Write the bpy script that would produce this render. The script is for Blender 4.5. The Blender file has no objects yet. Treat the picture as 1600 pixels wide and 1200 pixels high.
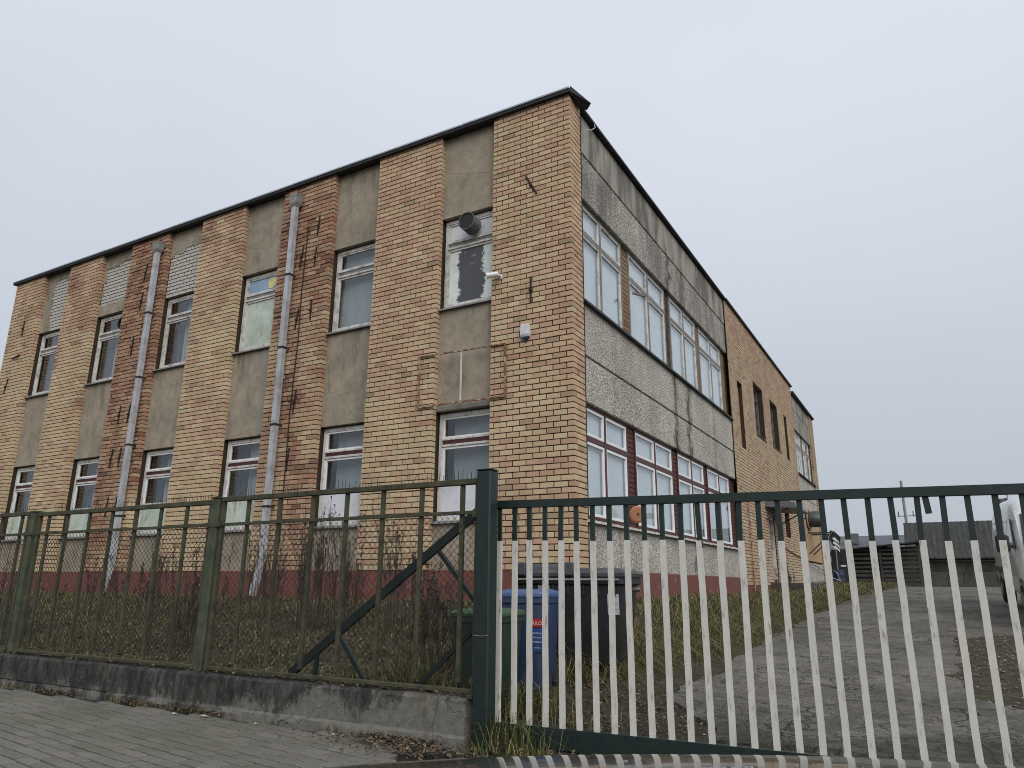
import bpy, math, random
import numpy as np
from mathutils import Vector, Matrix, noise as mnoise
random.seed(7); RNG = np.random.default_rng(11)
SC = bpy.context.scene; COL = SC.collection; R = math.radians

# ------------------------------------------------------------------ camera, world, sun, exposure
CAMP = Vector((4.9057, -10.6893, 1.15)); FPX = 1139.2
_r = Vector((0.8696, 0.4936, 0.0068)); _u = Vector((0.1252, -0.2339, 0.9642)); _f = Vector((-0.4775, 0.8376, 0.2652))
cam = bpy.data.cameras.new('camera'); camo = bpy.data.objects.new('camera', cam); COL.objects.link(camo)
cam.sensor_fit = 'HORIZONTAL'; cam.sensor_width = 36; cam.lens = 36*FPX/1600; cam.clip_start = .05; cam.clip_end = 3000
camo.matrix_world = Matrix(((_r.x, _u.x, -_f.x, CAMP.x), (_r.y, _u.y, -_f.y, CAMP.y), (_r.z, _u.z, -_f.z, CAMP.z), (0, 0, 0, 1)))
SC.camera = camo
SUN_DIR = Vector((0.70, -0.64, 0.72)).normalized()          # towards the bright part of the overcast
world = bpy.data.worlds.new('World'); SC.world = world; world.use_nodes = True
wt = world.node_tree; wt.nodes.clear()
w_out = wt.nodes.new('ShaderNodeOutputWorld'); w_bg = wt.nodes.new('ShaderNodeBackground')
w_sky = wt.nodes.new('ShaderNodeTexSky'); w_sky.sky_type = 'NISHITA'; w_sky.sun_disc = False
w_sky.sun_elevation = math.asin(SUN_DIR.z); w_sky.sun_rotation = math.atan2(SUN_DIR.x, SUN_DIR.y)
w_sky.dust_density = 4.0; w_sky.air_density = 1.0
w_tc = wt.nodes.new('ShaderNodeTexCoord'); w_sep = wt.nodes.new('ShaderNodeSeparateXYZ')
w_rmp = wt.nodes.new('ShaderNodeValToRGB')                  # overcast layer: a little brighter overhead than at the horizon
w_rmp.color_ramp.elements[0].position = 0.0; w_rmp.color_ramp.elements[0].color = (4.6, 5.0, 5.6, 1)
w_rmp.color_ramp.elements[1].position = 0.62; w_rmp.color_ramp.elements[1].color = (7.5, 7.95, 8.8, 1)
w_no = wt.nodes.new('ShaderNodeTexNoise'); w_no.inputs['Scale'].default_value = 1.6; w_no.inputs['Detail'].default_value = 3
w_nr = wt.nodes.new('ShaderNodeMapRange'); w_nr.inputs[1].default_value = .3; w_nr.inputs[2].default_value = .7
w_nr.inputs[3].default_value = .955; w_nr.inputs[4].default_value = 1.045
w_mul = wt.nodes.new('ShaderNodeVectorMath'); w_mul.operation = 'SCALE'
w_mix = wt.nodes.new('ShaderNodeMixRGB'); w_mix.inputs[0].default_value = 0.10
L = wt.links.new
L(w_tc.outputs['Generated'], w_sep.inputs[0]); L(w_sep.outputs['Z'], w_rmp.inputs[0]); L(w_tc.outputs['Generated'], w_no.inputs['Vector'])
L(w_no.outputs['Fac'], w_nr.inputs[0]); L(w_rmp.outputs[0], w_mul.inputs[0]); L(w_nr.outputs[0], w_mul.inputs['Scale'])
L(w_mul.outputs[0], w_mix.inputs[1]); L(w_sky.outputs[0], w_mix.inputs[2]); L(w_mix.outputs[0], w_bg.inputs[0]); L(w_bg.outputs[0], w_out.inputs[0])
w_bg.inputs[1].default_value = 0.0755
sun = bpy.data.lights.new('sun', 'SUN'); sun.energy = 1.5; sun.angle = R(50); sun.color = (1.0, .97, .92)
suno = bpy.data.objects.new('sun', sun); COL.objects.link(suno); suno.rotation_euler = SUN_DIR.to_track_quat('Z', 'Y').to_euler()
vs = SC.view_settings; vs.view_transform = 'Standard'; vs.look = 'None'; vs.exposure = 0.45; vs.gamma = 1.0; vs.use_curve_mapping = False

SC.cycles.filter_width = 1.0
def px(P):
    q = Vector(P)-CAMP; z = q.dot(_f)
    if z < .05: return None
    return (800+FPX*q.dot(_r)/z, 600-FPX*q.dot(_u)/z)

# ------------------------------------------------------------------ material helpers
class MT:
    def __init__(s, name, rough=.8, metal=0.0, spec=.5):
        s.m = bpy.data.materials.new(name); s.m.use_nodes = True; s.t = s.m.node_tree
        s.b = s.t.nodes['Principled BSDF']; s.b.inputs['Roughness'].default_value = rough
        s.b.inputs['Metallic'].default_value = metal; s.b.inputs['Specular IOR Level'].default_value = spec
        s._pos = None
    def n(s, typ, **kw):
        x = s.t.nodes.new(typ)
        for k, v in kw.items(): setattr(x, k, v)
        return x
    def set(s, sock, v):
        if isinstance(v, bpy.types.NodeSocket): s.t.links.new(v, sock)
        elif isinstance(v, (tuple, list)) and len(v) == 3 and sock.type == 'RGBA': sock.default_value = (*v, 1)
        else: sock.default_value = v
    def pos(s, sc=(1, 1, 1), loc=(0, 0, 0)):
        if s._pos is None: s._pos = s.n('ShaderNodeNewGeometry').outputs['Position']
        if sc == (1, 1, 1) and loc == (0, 0, 0): return s._pos
        mp = s.n('ShaderNodeMapping'); s.set(mp.inputs[0], s._pos); mp.inputs['Scale'].default_value = sc; mp.inputs['Location'].default_value = loc
        return mp.outputs[0]
    def noise(s, scale, detail=4, rough=.55, sc=(1, 1, 1), loc=(0, 0, 0), dist=0):
        x = s.n('ShaderNodeTexNoise'); s.set(x.inputs['Vector'], s.pos(sc, loc)); x.inputs['Scale'].default_value = scale
        x.inputs['Detail'].default_value = detail; x.inputs['Roughness'].default_value = rough; x.inputs['Distortion'].default_value = dist
        return x.outputs['Fac']
    def voro(s, scale, feat='F1', sc=(1, 1, 1), vec=None, out='Distance'):
        x = s.n('ShaderNodeTexVoronoi', feature=feat); s.set(x.inputs['Vector'], vec or s.pos(sc)); x.inputs['Scale'].default_value = scale
        return x.outputs[out]
    def ramp(s, fac, a, b, ca=(0, 0, 0), cb=(1, 1, 1)):
        x = s.n('ShaderNodeValToRGB'); s.set(x.inputs[0], fac); e = x.color_ramp.elements
        e[0].position = a; e[1].position = b; e[0].color = (*ca, 1); e[1].color = (*cb, 1); return x.outputs[0]
    def mr(s, fac, a, b, c=0.0, d=1.0):
        x = s.n('ShaderNodeMapRange'); s.set(x.inputs[0], fac)
        for i, v in enumerate((a, b, c, d)): x.inputs[i+1].default_value = v
        return x.outputs[0]
    def mix(s, fac, a, b, mode='MIX'):
        x = s.n('ShaderNodeMixRGB', blend_type=mode); s.set(x.inputs[0], fac); s.set(x.inputs[1], a); s.set(x.inputs[2], b); return x.outputs[0]
    def math(s, op, a, b=0.0):
        x = s.n('ShaderNodeMath', operation=op); s.set(x.inputs[0], a); s.set(x.inputs[1], b); return x.outputs[0]
    def sep(s, i):
        x = s.n('ShaderNodeSeparateXYZ'); s.set(x.inputs[0], s.pos()); return x.outputs[i]
    def bump(s, h, strength=.5, dist=.01):
        x = s.n('ShaderNodeBump'); s.set(x.inputs['Height'], h); x.inputs['Strength'].default_value = strength; x.inputs['Distance'].default_value = dist
        s.set(s.b.inputs['Normal'], x.outputs[0])
    def col(s, v): s.set(s.b.inputs['Base Color'], v); return s.m
    def attr(s, name='tint'):
        return s.n('ShaderNodeAttribute', attribute_name=name).outputs['Color']

def m_plain(name, c, rough=.7, metal=0, var=.25, scale=8, bump=.0, dirt=None, dsc=3):
    t = MT(name, rough, metal)
    f = t.noise(scale, 6, .6)
    c2 = t.mix(t.mr(f, .3, .7), tuple(x*(1-var) for x in c), tuple(min(1, x*(1+var)) for x in c))
    if dirt: c2 = t.mix(t.ramp(t.noise(dsc, 8, .65, loc=(3, 7, 1)), .48, .68), c2, dirt)
    if bump: t.bump(t.noise(scale*6, 5, .6), bump, .006)
    return t.col(c2)

M = {}
def build_materials():
    # brick: tint per piece, grain and soot in the material
    t = MT('brick', .88, spec=.25); c = t.attr()
    c = t.mix(1, c, t.ramp(t.noise(70, 6, .65), .25, .75, (.80, .78, .76), (1.22, 1.22, 1.22)), 'MULTIPLY')
    c = t.mix(t.ramp(t.noise(230, 2, .5), .62, .72), c, (.11, .075, .05))
    c = t.mix(1, c, t.ramp(t.noise(1.1, 6, .6), .3, .72, (.80, .77, .74), (1.06, 1.06, 1.05)), 'MULTIPLY')
    t.bump(t.noise(120, 5, .6), .55, .004); M['brick'] = t.col(c)
    t = MT('mortar', .95, spec=.2); M['mortar'] = t.col(t.mix(t.noise(40, 5), (.022, .015, .009), (.062, .045, .029)))
    t = MT('redbrick_paint', .7); t.bump(t.noise(60, 5), .4, .004)
    M['redpaintbrick'] = t.col(t.mix(t.noise(9, 6), (.055, .016, .015), (.11, .032, .03)))
    # plaster fields between the brick piers
    t = MT('plaster', .92, spec=.2); c = t.mix(t.ramp(t.noise(1.6, 7, .62), .3, .7), (.255, .22, .172), (.345, .30, .235))
    c = t.mix(t.ramp(t.noise(2.2, 7, .62, sc=(1.3, 1.3, .6), loc=(4, 1, 2)), .48, .76), c, (.185, .165, .135))
    c = t.mix(1, c, t.ramp(t.noise(5.5, 9, .75, loc=(6, 6, 1)), .32, .68, (.80, .79, .77), (1.16, 1.15, 1.13)), 'MULTIPLY'); c = t.mix(1, c, t.ramp(t.noise(55, 5, .75), .3, .7, (.82, .82, .82), (1.16, 1.16, 1.16)), 'MULTIPLY')
    zz = t.sep(2); dr = t.math('MULTIPLY', t.ramp(t.noise(3.2, 6, .6, sc=(1, 1, .12), loc=(2.3, 0, 0)), .55, .68), t.math('MAXIMUM', t.mr(zz, 8.9, 9.9), t.math('MULTIPLY', t.mr(zz, 5.2, 6.2), t.mr(zz, 6.6, 6.3))))
    c = t.mix(t.math('MULTIPLY', dr, .75), c, (.085, .07, .05))
    pv = t.voro(.42, 'DISTANCE_TO_EDGE'); c = t.mix(t.ramp(pv, .0015, .004, (.55, .55, .55), (0, 0, 0)), c, (.10, .085, .065))
    c = t.mix(t.ramp(t.noise(9, 8, .7, loc=(8, 2, 5)), .62, .70), c, (.38, .36, .32))
    t.bump(t.noise(160, 4), .35, .004); M['plaster'] = t.col(c)
    t = MT('white_brick', .9, spec=.2); c = t.mix(t.noise(14, 6), (.33, .31, .275), (.58, .56, .52))
    t.bump(t.noise(80, 5), .5, .005); M['whitebrick'] = t.col(c)
    # exposed pebble concrete of the side wall
    def pebble(name, dark):
        t = MT(name, .93, spec=.2); v = t.voro(34); f = t.noise(22, 6, .75)
        c = t.mix(t.mr(v, .1, .75), (.86, .835, .79), (.46, .44, .41))
        c = t.mix(1, c, t.ramp(f, .36, .60, (.36, .35, .34), (1.16, 1.15, 1.13)), 'MULTIPLY')
        big = t.noise(.9, 7, .65, sc=(1, 1, .8)); c = t.mix(1, c, t.ramp(big, .32, .68, (.72, .70, .68), (1.08, 1.07, 1.04)), 'MULTIPLY')
        yy = t.sep(1); wob = t.math('MULTIPLY', t.math('SUBTRACT', t.noise(2.0, 5, .6), .5), .9)
        for y0, wd, k in ((5.85, .20, .97), (6.95, .26, .9), (2.0, .12, .3), (9.4, .2, .35)):
            dd = t.math('ABSOLUTE', t.math('ADD', t.math('SUBTRACT', yy, y0), wob))
            m = t.math('MULTIPLY', t.mr(dd, wd, wd*.3), t.ramp(t.noise(11, 6, .7, sc=(1, 1, .3)), .34, .58, (.1, .1, .1), (k, k, k)))
            c = t.mix(m, c, (.052, .05, .042))
        if dark: c = t.mix(t.ramp(t.noise(1.0, 7, .65, sc=(1.6, 1.6, .5), loc=(2, 5, 0)), .40, .62, (.10, .10, .10), (.72, .72, .72)), c, (.12, .115, .10))
        h = t.math('ADD', t.math('MULTIPLY', v, -1.0), t.math('MULTIPLY', f, 1.6)); t.bump(h, 1.0, .022); M[name] = t.col(c)
    pebble('pebble', False); pebble('pebble_dark', True)
    t = MT('stained_render', .92, spec=.2); c = t.mix(t.ramp(t.noise(1.4, 7, .6, sc=(1.4, 1.4, .4)), .42, .58), (.15, .145, .13), (.36, .335, .29))
    c = t.mix(t.ramp(t.noise(60, 4), .35, .7, (.25, .25, .25), (0, 0, 0)), c, (.05, .05, .045)); t.bump(t.noise(70, 5), .6, .008); M['stained'] = t.col(c)
    t = MT('plinth_paint', .85); c = t.mix(t.noise(3, 7), (.105, .036, .029), (.18, .066, .052))
    c = t.mix(t.ramp(t.noise(6, 8, .7, loc=(1, 1, 9)), .60, .68), c, (.33, .29, .27)); t.bump(t.noise(50, 5), .4, .006); M['plinth'] = t.col(c)
    # metal, paint, glass
    M['flash'] = m_plain('roof_flashing', (.014, .0145, .016), .6, .0, .3, 5)
    M['flash_light'] = m_plain('roof_flashing_edge', (.33, .35, .38), .42, .6, .2, 5)
    M['galv'] = m_plain('galvanised_pipe', (.44, .45, .48), .5, .25, .18, 5, dirt=(.27, .265, .26), dsc=3)
    M['galvdull'] = m_plain('dull_zinc', (.24, .24, .235), .6, .3, .25, 10)
    M['rust'] = m_plain('rust', (.19, .085, .042), .9, 0, .5, 18, .4, dirt=(.50, .45, .38), dsc=12)
    M['rustdark'] = m_plain('rusted_tie', (.022, .014, .011), .9, 0, .4, 20)
    M['wframe'] = m_plain('old_white_paint', (.56, .55, .52), .6, 0, .12, 14, .2, dirt=(.27, .24, .20), dsc=5)
    M['wcasement'] = m_plain('white_casement', (.70, .71, .71), .5, 0, .08, 9)
    M['greyframe'] = m_plain('weathered_frame', (.17, .17, .165), .7, 0, .3, 10)
    M['redframe'] = m_plain('dark_red_paint', (.062, .012, .014), .5, 0, .2, 9)
    t = MT('glass', .03)
    g = t.n('ShaderNodeBsdfGlossy'); g.inputs['Roughness'].default_value = .015; g.inputs['Color'].default_value = (.95, .97, 1, 1)
    tr = t.n('ShaderNodeBsdfTransparent'); tr.inputs['Color'].default_value = (.90, .93, .94, 1)
    lw = t.n('ShaderNodeLayerWeight'); lw.inputs['Blend'].default_value = .5; fr = t.math('ADD', t.math('MULTIPLY', t.math('POWER', lw.outputs['Facing'], 4.2), .85), .055)
    nb = t.n('ShaderNodeBump'); t.set(nb.inputs['Height'], t.noise(1.8, 2)); nb.inputs['Strength'].default_value = .06; nb.inputs['Distance'].default_value = .02
    t.set(g.inputs['Normal'], nb.outputs[0])
    mx = t.n('ShaderNodeMixShader'); t.set(mx.inputs[0], fr); t.set(mx.inputs[1], tr.outputs[0]); t.set(mx.inputs[2], g.outputs[0])
    t.set(t.t.nodes['Material Output'].inputs[0], mx.outputs[0]); M['glass'] = t.m
    M['carglass'] = m_plain('car_glass', (.015, .018, .02), .05, 0, .1)
    M['curtain'] = m_plain('pale_curtain', (.69, .71, .71), .9, 0, .06, 2)
    M['curtain_grey'] = m_plain('grey_curtain', (.33, .345, .35), .9, 0, .15, 2)
    M['room_dark'] = m_plain('room_shade', (.08, .085, .088), .9, 0, .3, 1.5)  # dark colour stands in for the unlit room behind the panes
    M['board_white'] = m_plain('white_board', (.60, .62, .66), .5, 0, .05, 5, dirt=(.42, .43, .45))
    t = MT('board_green', .6); c = t.mix(t.ramp(t.noise(3, 6), .35, .65), (.36, .42, .36), (.52, .58, .52))
    M['board_green'] = t.col(t.mix(t.ramp(t.noise(2.5, 7, .65, sc=(3, 3, .5)), .56, .64), c, (.28, .24, .10)))
    t = MT('peeling_paint', .6); c = t.mix(t.ramp(t.noise(6, 3), .3, .7), (.55, .61, .56), (.70, .74, .71))
    xx = t.math('ABSOLUTE', t.math('SUBTRACT', t.sep(0), -2.27)); msk = t.mr(xx, .20, .46)
    mk = t.math('ADD', t.math('ADD', msk, t.math('MULTIPLY', t.noise(3.4, 3, .6, sc=(.8, .8, 2.0), loc=(0, 0, .7)), 1.3)), t.math('MULTIPLY', t.noise(22, 6, .9), 1.15))
    M['peel'] = t.col(t.mix(t.ramp(t.math('MULTIPLY', mk, .4), .615, .63), (.066, .07, .078), c))
    M['bluepane'] = m_plain('blue_film', (.25, .36, .50), .25, 0, .1, 3); M['yellow'] = m_plain('yellow_disc', (.62, .55, .26), .5)
    M['black'] = m_plain('black', (.012, .012, .012), .7)
    # fence and gate
    M['gate'] = m_plain('dark_green_enamel', (.0055, .0165, .0145), .5, 0, .2, 7, .05, dirt=(.012, .022, .019), dsc=11)
    M['gateunder'] = M['gate']
    t = MT('white_tape', .55); c = t.mix(t.noise(12, 5), (.46, .45, .41), (.62, .61, .57))
    M['sleeve'] = t.col(t.mix(t.ramp(t.noise(26, 6, .7, sc=(1, 1, .25)), .55, .70), c, (.24, .215, .175)))
    t = MT('mossy_green_paint', .85); c = t.mix(t.ramp(t.noise(7, 7, .65), .35, .65), (.024, .026, .013), (.064, .064, .034))
    c = t.mix(t.ramp(t.noise(13, 6, .7, loc=(2, 2, 2)), .56, .68), c, (.075, .05, .026)); t.bump(t.noise(60, 5), .5, .004); M['mossy'] = t.col(c)
    M['post_old'] = m_plain('faded_green_post', (.042, .050, .028), .8, 0, .35, 8, .2, dirt=(.075, .08, .052), dsc=5)
    M['wire'] = m_plain('rusty_wire', (.014, .012, .009), .85, .0, .4, 12)
    t = MT('stained_concrete', .93, spec=.25); n1 = t.noise(2.1, 10, .80, sc=(1, 1, .6)); zz = t.sep(2)
    hgt = t.math('ADD', n1, t.mr(zz, .05, .33, -.10, .10)); hgt = t.math('ADD', hgt, t.mr(t.sep(0), -.9, 1.9, .05, -.20))
    c = t.mix(t.ramp(t.noise(14, 6, .65), .3, .7), (.105, .10, .088), (.18, .172, .15))
    c = t.mix(t.ramp(hgt, .40, .48), c, t.mix(t.ramp(t.noise(7, 9, .78, sc=(1.5, 1.5, .5), loc=(1, 6, 2)), .42, .66), (.020, .021, .020), (.085, .083, .076)))
    c = t.mix(t.ramp(t.noise(13, 8, .72, sc=(1.6, 1.6, .5), loc=(5, 5, 5)), .58, .74), c, (.17, .165, .15))
    c = t.mix(t.ramp(t.noise(2.2, 6, .6, loc=(9, 0, 1)), .56, .72), c, (.055, .052, .028))
    wv = t.n('ShaderNodeVectorMath', operation='ADD'); nv = t.n('ShaderNodeTexNoise'); t.set(nv.inputs['Vector'], t.pos()); nv.inputs['Scale'].default_value = 3; nv.inputs['Detail'].default_value = 7
    t.set(wv.inputs[0], t.pos((.55, .55, .9))); sv = t.n('ShaderNodeVectorMath', operation='SCALE'); t.set(sv.inputs[0], nv.outputs['Color']); sv.inputs['Scale'].default_value = .55; t.set(wv.inputs[1], sv.outputs[0])
    cr = t.voro(.8, 'DISTANCE_TO_EDGE', vec=wv.outputs[0]); c = t.mix(t.ramp(cr, .001, .006, (.6, .6, .6), (0, 0, 0)), c, (.02, .02, .017))
    c = t.mix(t.ramp(t.noise(40, 6, .75, sc=(1.3, 1.3, .6), loc=(2, 8, 3)), .64, .74), c, (.17, .165, .15))
    t.bump(t.math('ADD', t.noise(26, 7, .65), t.math('MULTIPLY', t.noise(5, 4), 1.5)), .7, .014); M['concrete'] = t.col(c)
    # ground
    t = MT('soil', .95, spec=.2); c = t.mix(t.ramp(t.noise(7, 9, .75), .32, .68), (.022, .018, .012), (.10, .085, .06))
    c = t.mix(t.ramp(t.noise(1.4, 6, .6, loc=(7, 3, 0)), .5, .66), c, (.048, .055, .022)); t.bump(t.noise(30, 8, .7), .9, .03); M['soil'] = t.col(c)
    t = MT('asphalt', .86, spec=.35); c = t.mix(t.ramp(t.noise(38, 7, .8), .38, .62), (.066, .061, .053), (.19, .179, .157))
    c = t.mix(t.ramp(t.voro(34), .05, .28, (.7, .7, .7), (0, 0, 0)), c, (.34, .325, .295))
    c = t.mix(1, c, t.ramp(t.noise(.9, 8, .7), .36, .64, (.56, .54, .50), (1.25, 1.23, 1.18)), 'MULTIPLY')
    wv = t.n('ShaderNodeVectorMath', operation='ADD'); t.set(wv.inputs[0], t.pos()); nv = t.n('ShaderNodeTexNoise'); t.set(nv.inputs['Vector'], t.pos()); nv.inputs['Scale'].default_value = 2.2; nv.inputs['Detail'].default_value = 6
    sv = t.n('ShaderNodeVectorMath', operation='SCALE'); t.set(sv.inputs[0], nv.outputs['Color']); sv.inputs['Scale'].default_value = .9; t.set(wv.inputs[1], sv.outputs[0])
    e1 = t.voro(.75, 'DISTANCE_TO_EDGE', vec=wv.outputs[0]); e2 = t.voro(3.2, 'DISTANCE_TO_EDGE', vec=wv.outputs[0])
    k1 = t.ramp(e1, .003, .011, (1, 1, 1), (0, 0, 0)); k2 = t.math('MULTIPLY', t.ramp(e2, .008, .035, (.8, .8, .8), (0, 0, 0)), t.math('MAXIMUM', t.ramp(t.noise(.8, 4, loc=(3, 9, 0)), .52, .62), t.mr(t.sep(1), -2.6, -4.2)))
    k3 = t.ramp(t.math('ADD', t.noise(1.5, 8, .7, loc=(1, 4, 2)), t.mr(t.sep(1), -3.4, -4.9, 0, .14)), .54, .70); k = t.math('MAXIMUM', k1, k2)
    c = t.mix(k, c, (.014, .013, .011)); c = t.mix(t.math('MULTIPLY', k3, .8), c, (.036, .033, .021)); c = t.mix(t.ramp(t.noise(1.1, 8, .72, sc=(.5, 1.6, 1), loc=(5, 2, 2)), .55, .68, (0, 0, 0), (.6, .6, .6)), c, (.045, .042, .036))
    t.bump(t.math('SUBTRACT', t.noise(60, 5, .7), t.math('MULTIPLY', k, 1.5)), .8, .012); M['asphalt'] = t.col(c)
    M['asphalt_dark'] = m_plain('street_asphalt', (.055, .054, .052), .9, 0, .3, 30, .5)
    t = MT('paver', .88, spec=.3); c = t.attr(); c = t.mix(1, c, t.ramp(t.noise(60, 6, .7), .3, .7, (.76, .76, .76), (1.18, 1.18, 1.18)), 'MULTIPLY')
    c = t.mix(t.ramp(t.noise(1.0, 6, .6), .44, .68, (0, 0, 0), (.5, .5, .5)), c, (.082, .088, .048)); t.bump(t.noise(110, 5, .65), .5, .004); M['paver'] = t.col(c)
    M['joint'] = m_plain('paver_joint', (.010, .010, .006), .95, 0, .4, 20, .5)
    t = MT('grass', .75, spec=.25); t.b.inputs['Transmission Weight'].default_value = 0; M['grass'] = t.col(t.attr())
    t = MT('leaves', .8, spec=.25); M['leaf'] = t.col(t.attr())
    t = MT('twig', .85, spec=.2); M['twig'] = t.col(t.mix(t.noise(12, 4), (.026, .021, .018), (.082, .067, .055)))
    # bins, vehicles, far things
    M['bin_green'] = m_plain('green_plastic', (.018, .038, .024), .5, 0, .2, 4, dirt=(.045, .05, .04), dsc=4)
    M['bin_green_lid'] = m_plain('green_lid_plastic', (.03, .085, .03), .5, 0, .2, 5, dirt=(.07, .09, .06), dsc=6)
    M['bin_blue'] = m_plain('blue_plastic', (.028, .048, .11), .5, 0, .2, 4, dirt=(.045, .06, .10), dsc=5)
    M['bin_blue_lid'] = m_plain('blue_lid_plastic', (.055, .105, .26), .45, 0, .15, 5, dirt=(.09, .12, .2), dsc=6)
    M['bin_black'] = m_plain('black_plastic', (.016, .016, .018), .5, 0, .25, 3, dirt=(.03, .03, .032), dsc=3)
    M['bin_lid'] = m_plain('dark_grey_lid', (.045, .046, .052), .5, 0, .25, 4, dirt=(.09, .085, .08), dsc=6)
    M['red'] = m_plain('red_print', (.42, .03, .03), .5, 0, .1); M['navy'] = m_plain('navy_print', (.03, .075, .24), .5, 0, .1)
    M['white'] = m_plain('white_print', (.74, .74, .74), .5, 0, .08); M['paper'] = m_plain('weathered_paper', (.42, .44, .45), .7, 0, .15, 9, dirt=(.26, .27, .28), dsc=12)
    M['rubber'] = m_plain('rubber', (.016, .016, .016), .85, 0, .2); M['steel'] = m_plain('steel', (.35, .35, .36), .35, .9, .1)
    t = MT('van_white', .3, spec=.5); t.b.inputs['Coat Weight'].default_value = .5; t.b.inputs['Coat Roughness'].default_value = .06
    M['vanwhite'] = t.col(t.mix(t.ramp(t.noise(2.4, 6, .6), .4, .75), (.68, .70, .72), (.50, .50, .49)))
    t = MT('car_paint', .22, 0.0, .5); t.b.inputs['Coat Weight'].default_value = 1.0; t.b.inputs['Coat Roughness'].default_value = .03; t.b.inputs['Coat IOR'].default_value = 1.6
    M['carpaint'] = t.col(t.mix(t.noise(4, 5), (.030, .034, .034), (.044, .047, .046)))
    M['blackplastic'] = m_plain('trim_plastic', (.018, .018, .018), .55, 0, .2)
    M['lamp'] = m_plain('lamp_lens', (.5, .52, .54), .08, .2, .1)
    M['greycar'] = m_plain('grey_car_paint', (.16, .175, .19), .3, .2, .1)
    t = MT('roof_sheet', .85); M['roofsheet'] = t.col(t.mix(t.ramp(t.noise(2, 8, .65, sc=(2.5, .5, .5)), .35, .65), (.017, .017, .016), (.042, .042, .039)))
    M['shedwall'] = m_plain('grey_shed_wall', (.075, .071, .065), .9, 0, .35, 1.2, .3, dirt=(.035, .034, .032), dsc=1.1)
    M['oldwood'] = m_plain('weathered_board', (.042, .040, .038), .9, 0, .4, 3, .3)
    M['farroof'] = m_plain('far_grey_roof', (.085, .095, .11), .8, 0, .2, .7)
    M['farwall'] = m_plain('far_wall', (.12, .12, .125), .9, 0, .25, .8)
    M['plywood'] = m_plain('yellow_board', (.36, .25, .14), .8, 0, .2, 3); M['darkdoor'] = m_plain('dark_box_paint', (.014, .020, .018), .6, 0, .3, 2)
    M['tarp'] = m_plain('blue_tarp', (.014, .02, .05), .6, 0, .25, 3)
    M['orange'] = m_plain('orange_reflector', (.27, .095, .035), .35, 0, .15, 20)
build_materials()

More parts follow.
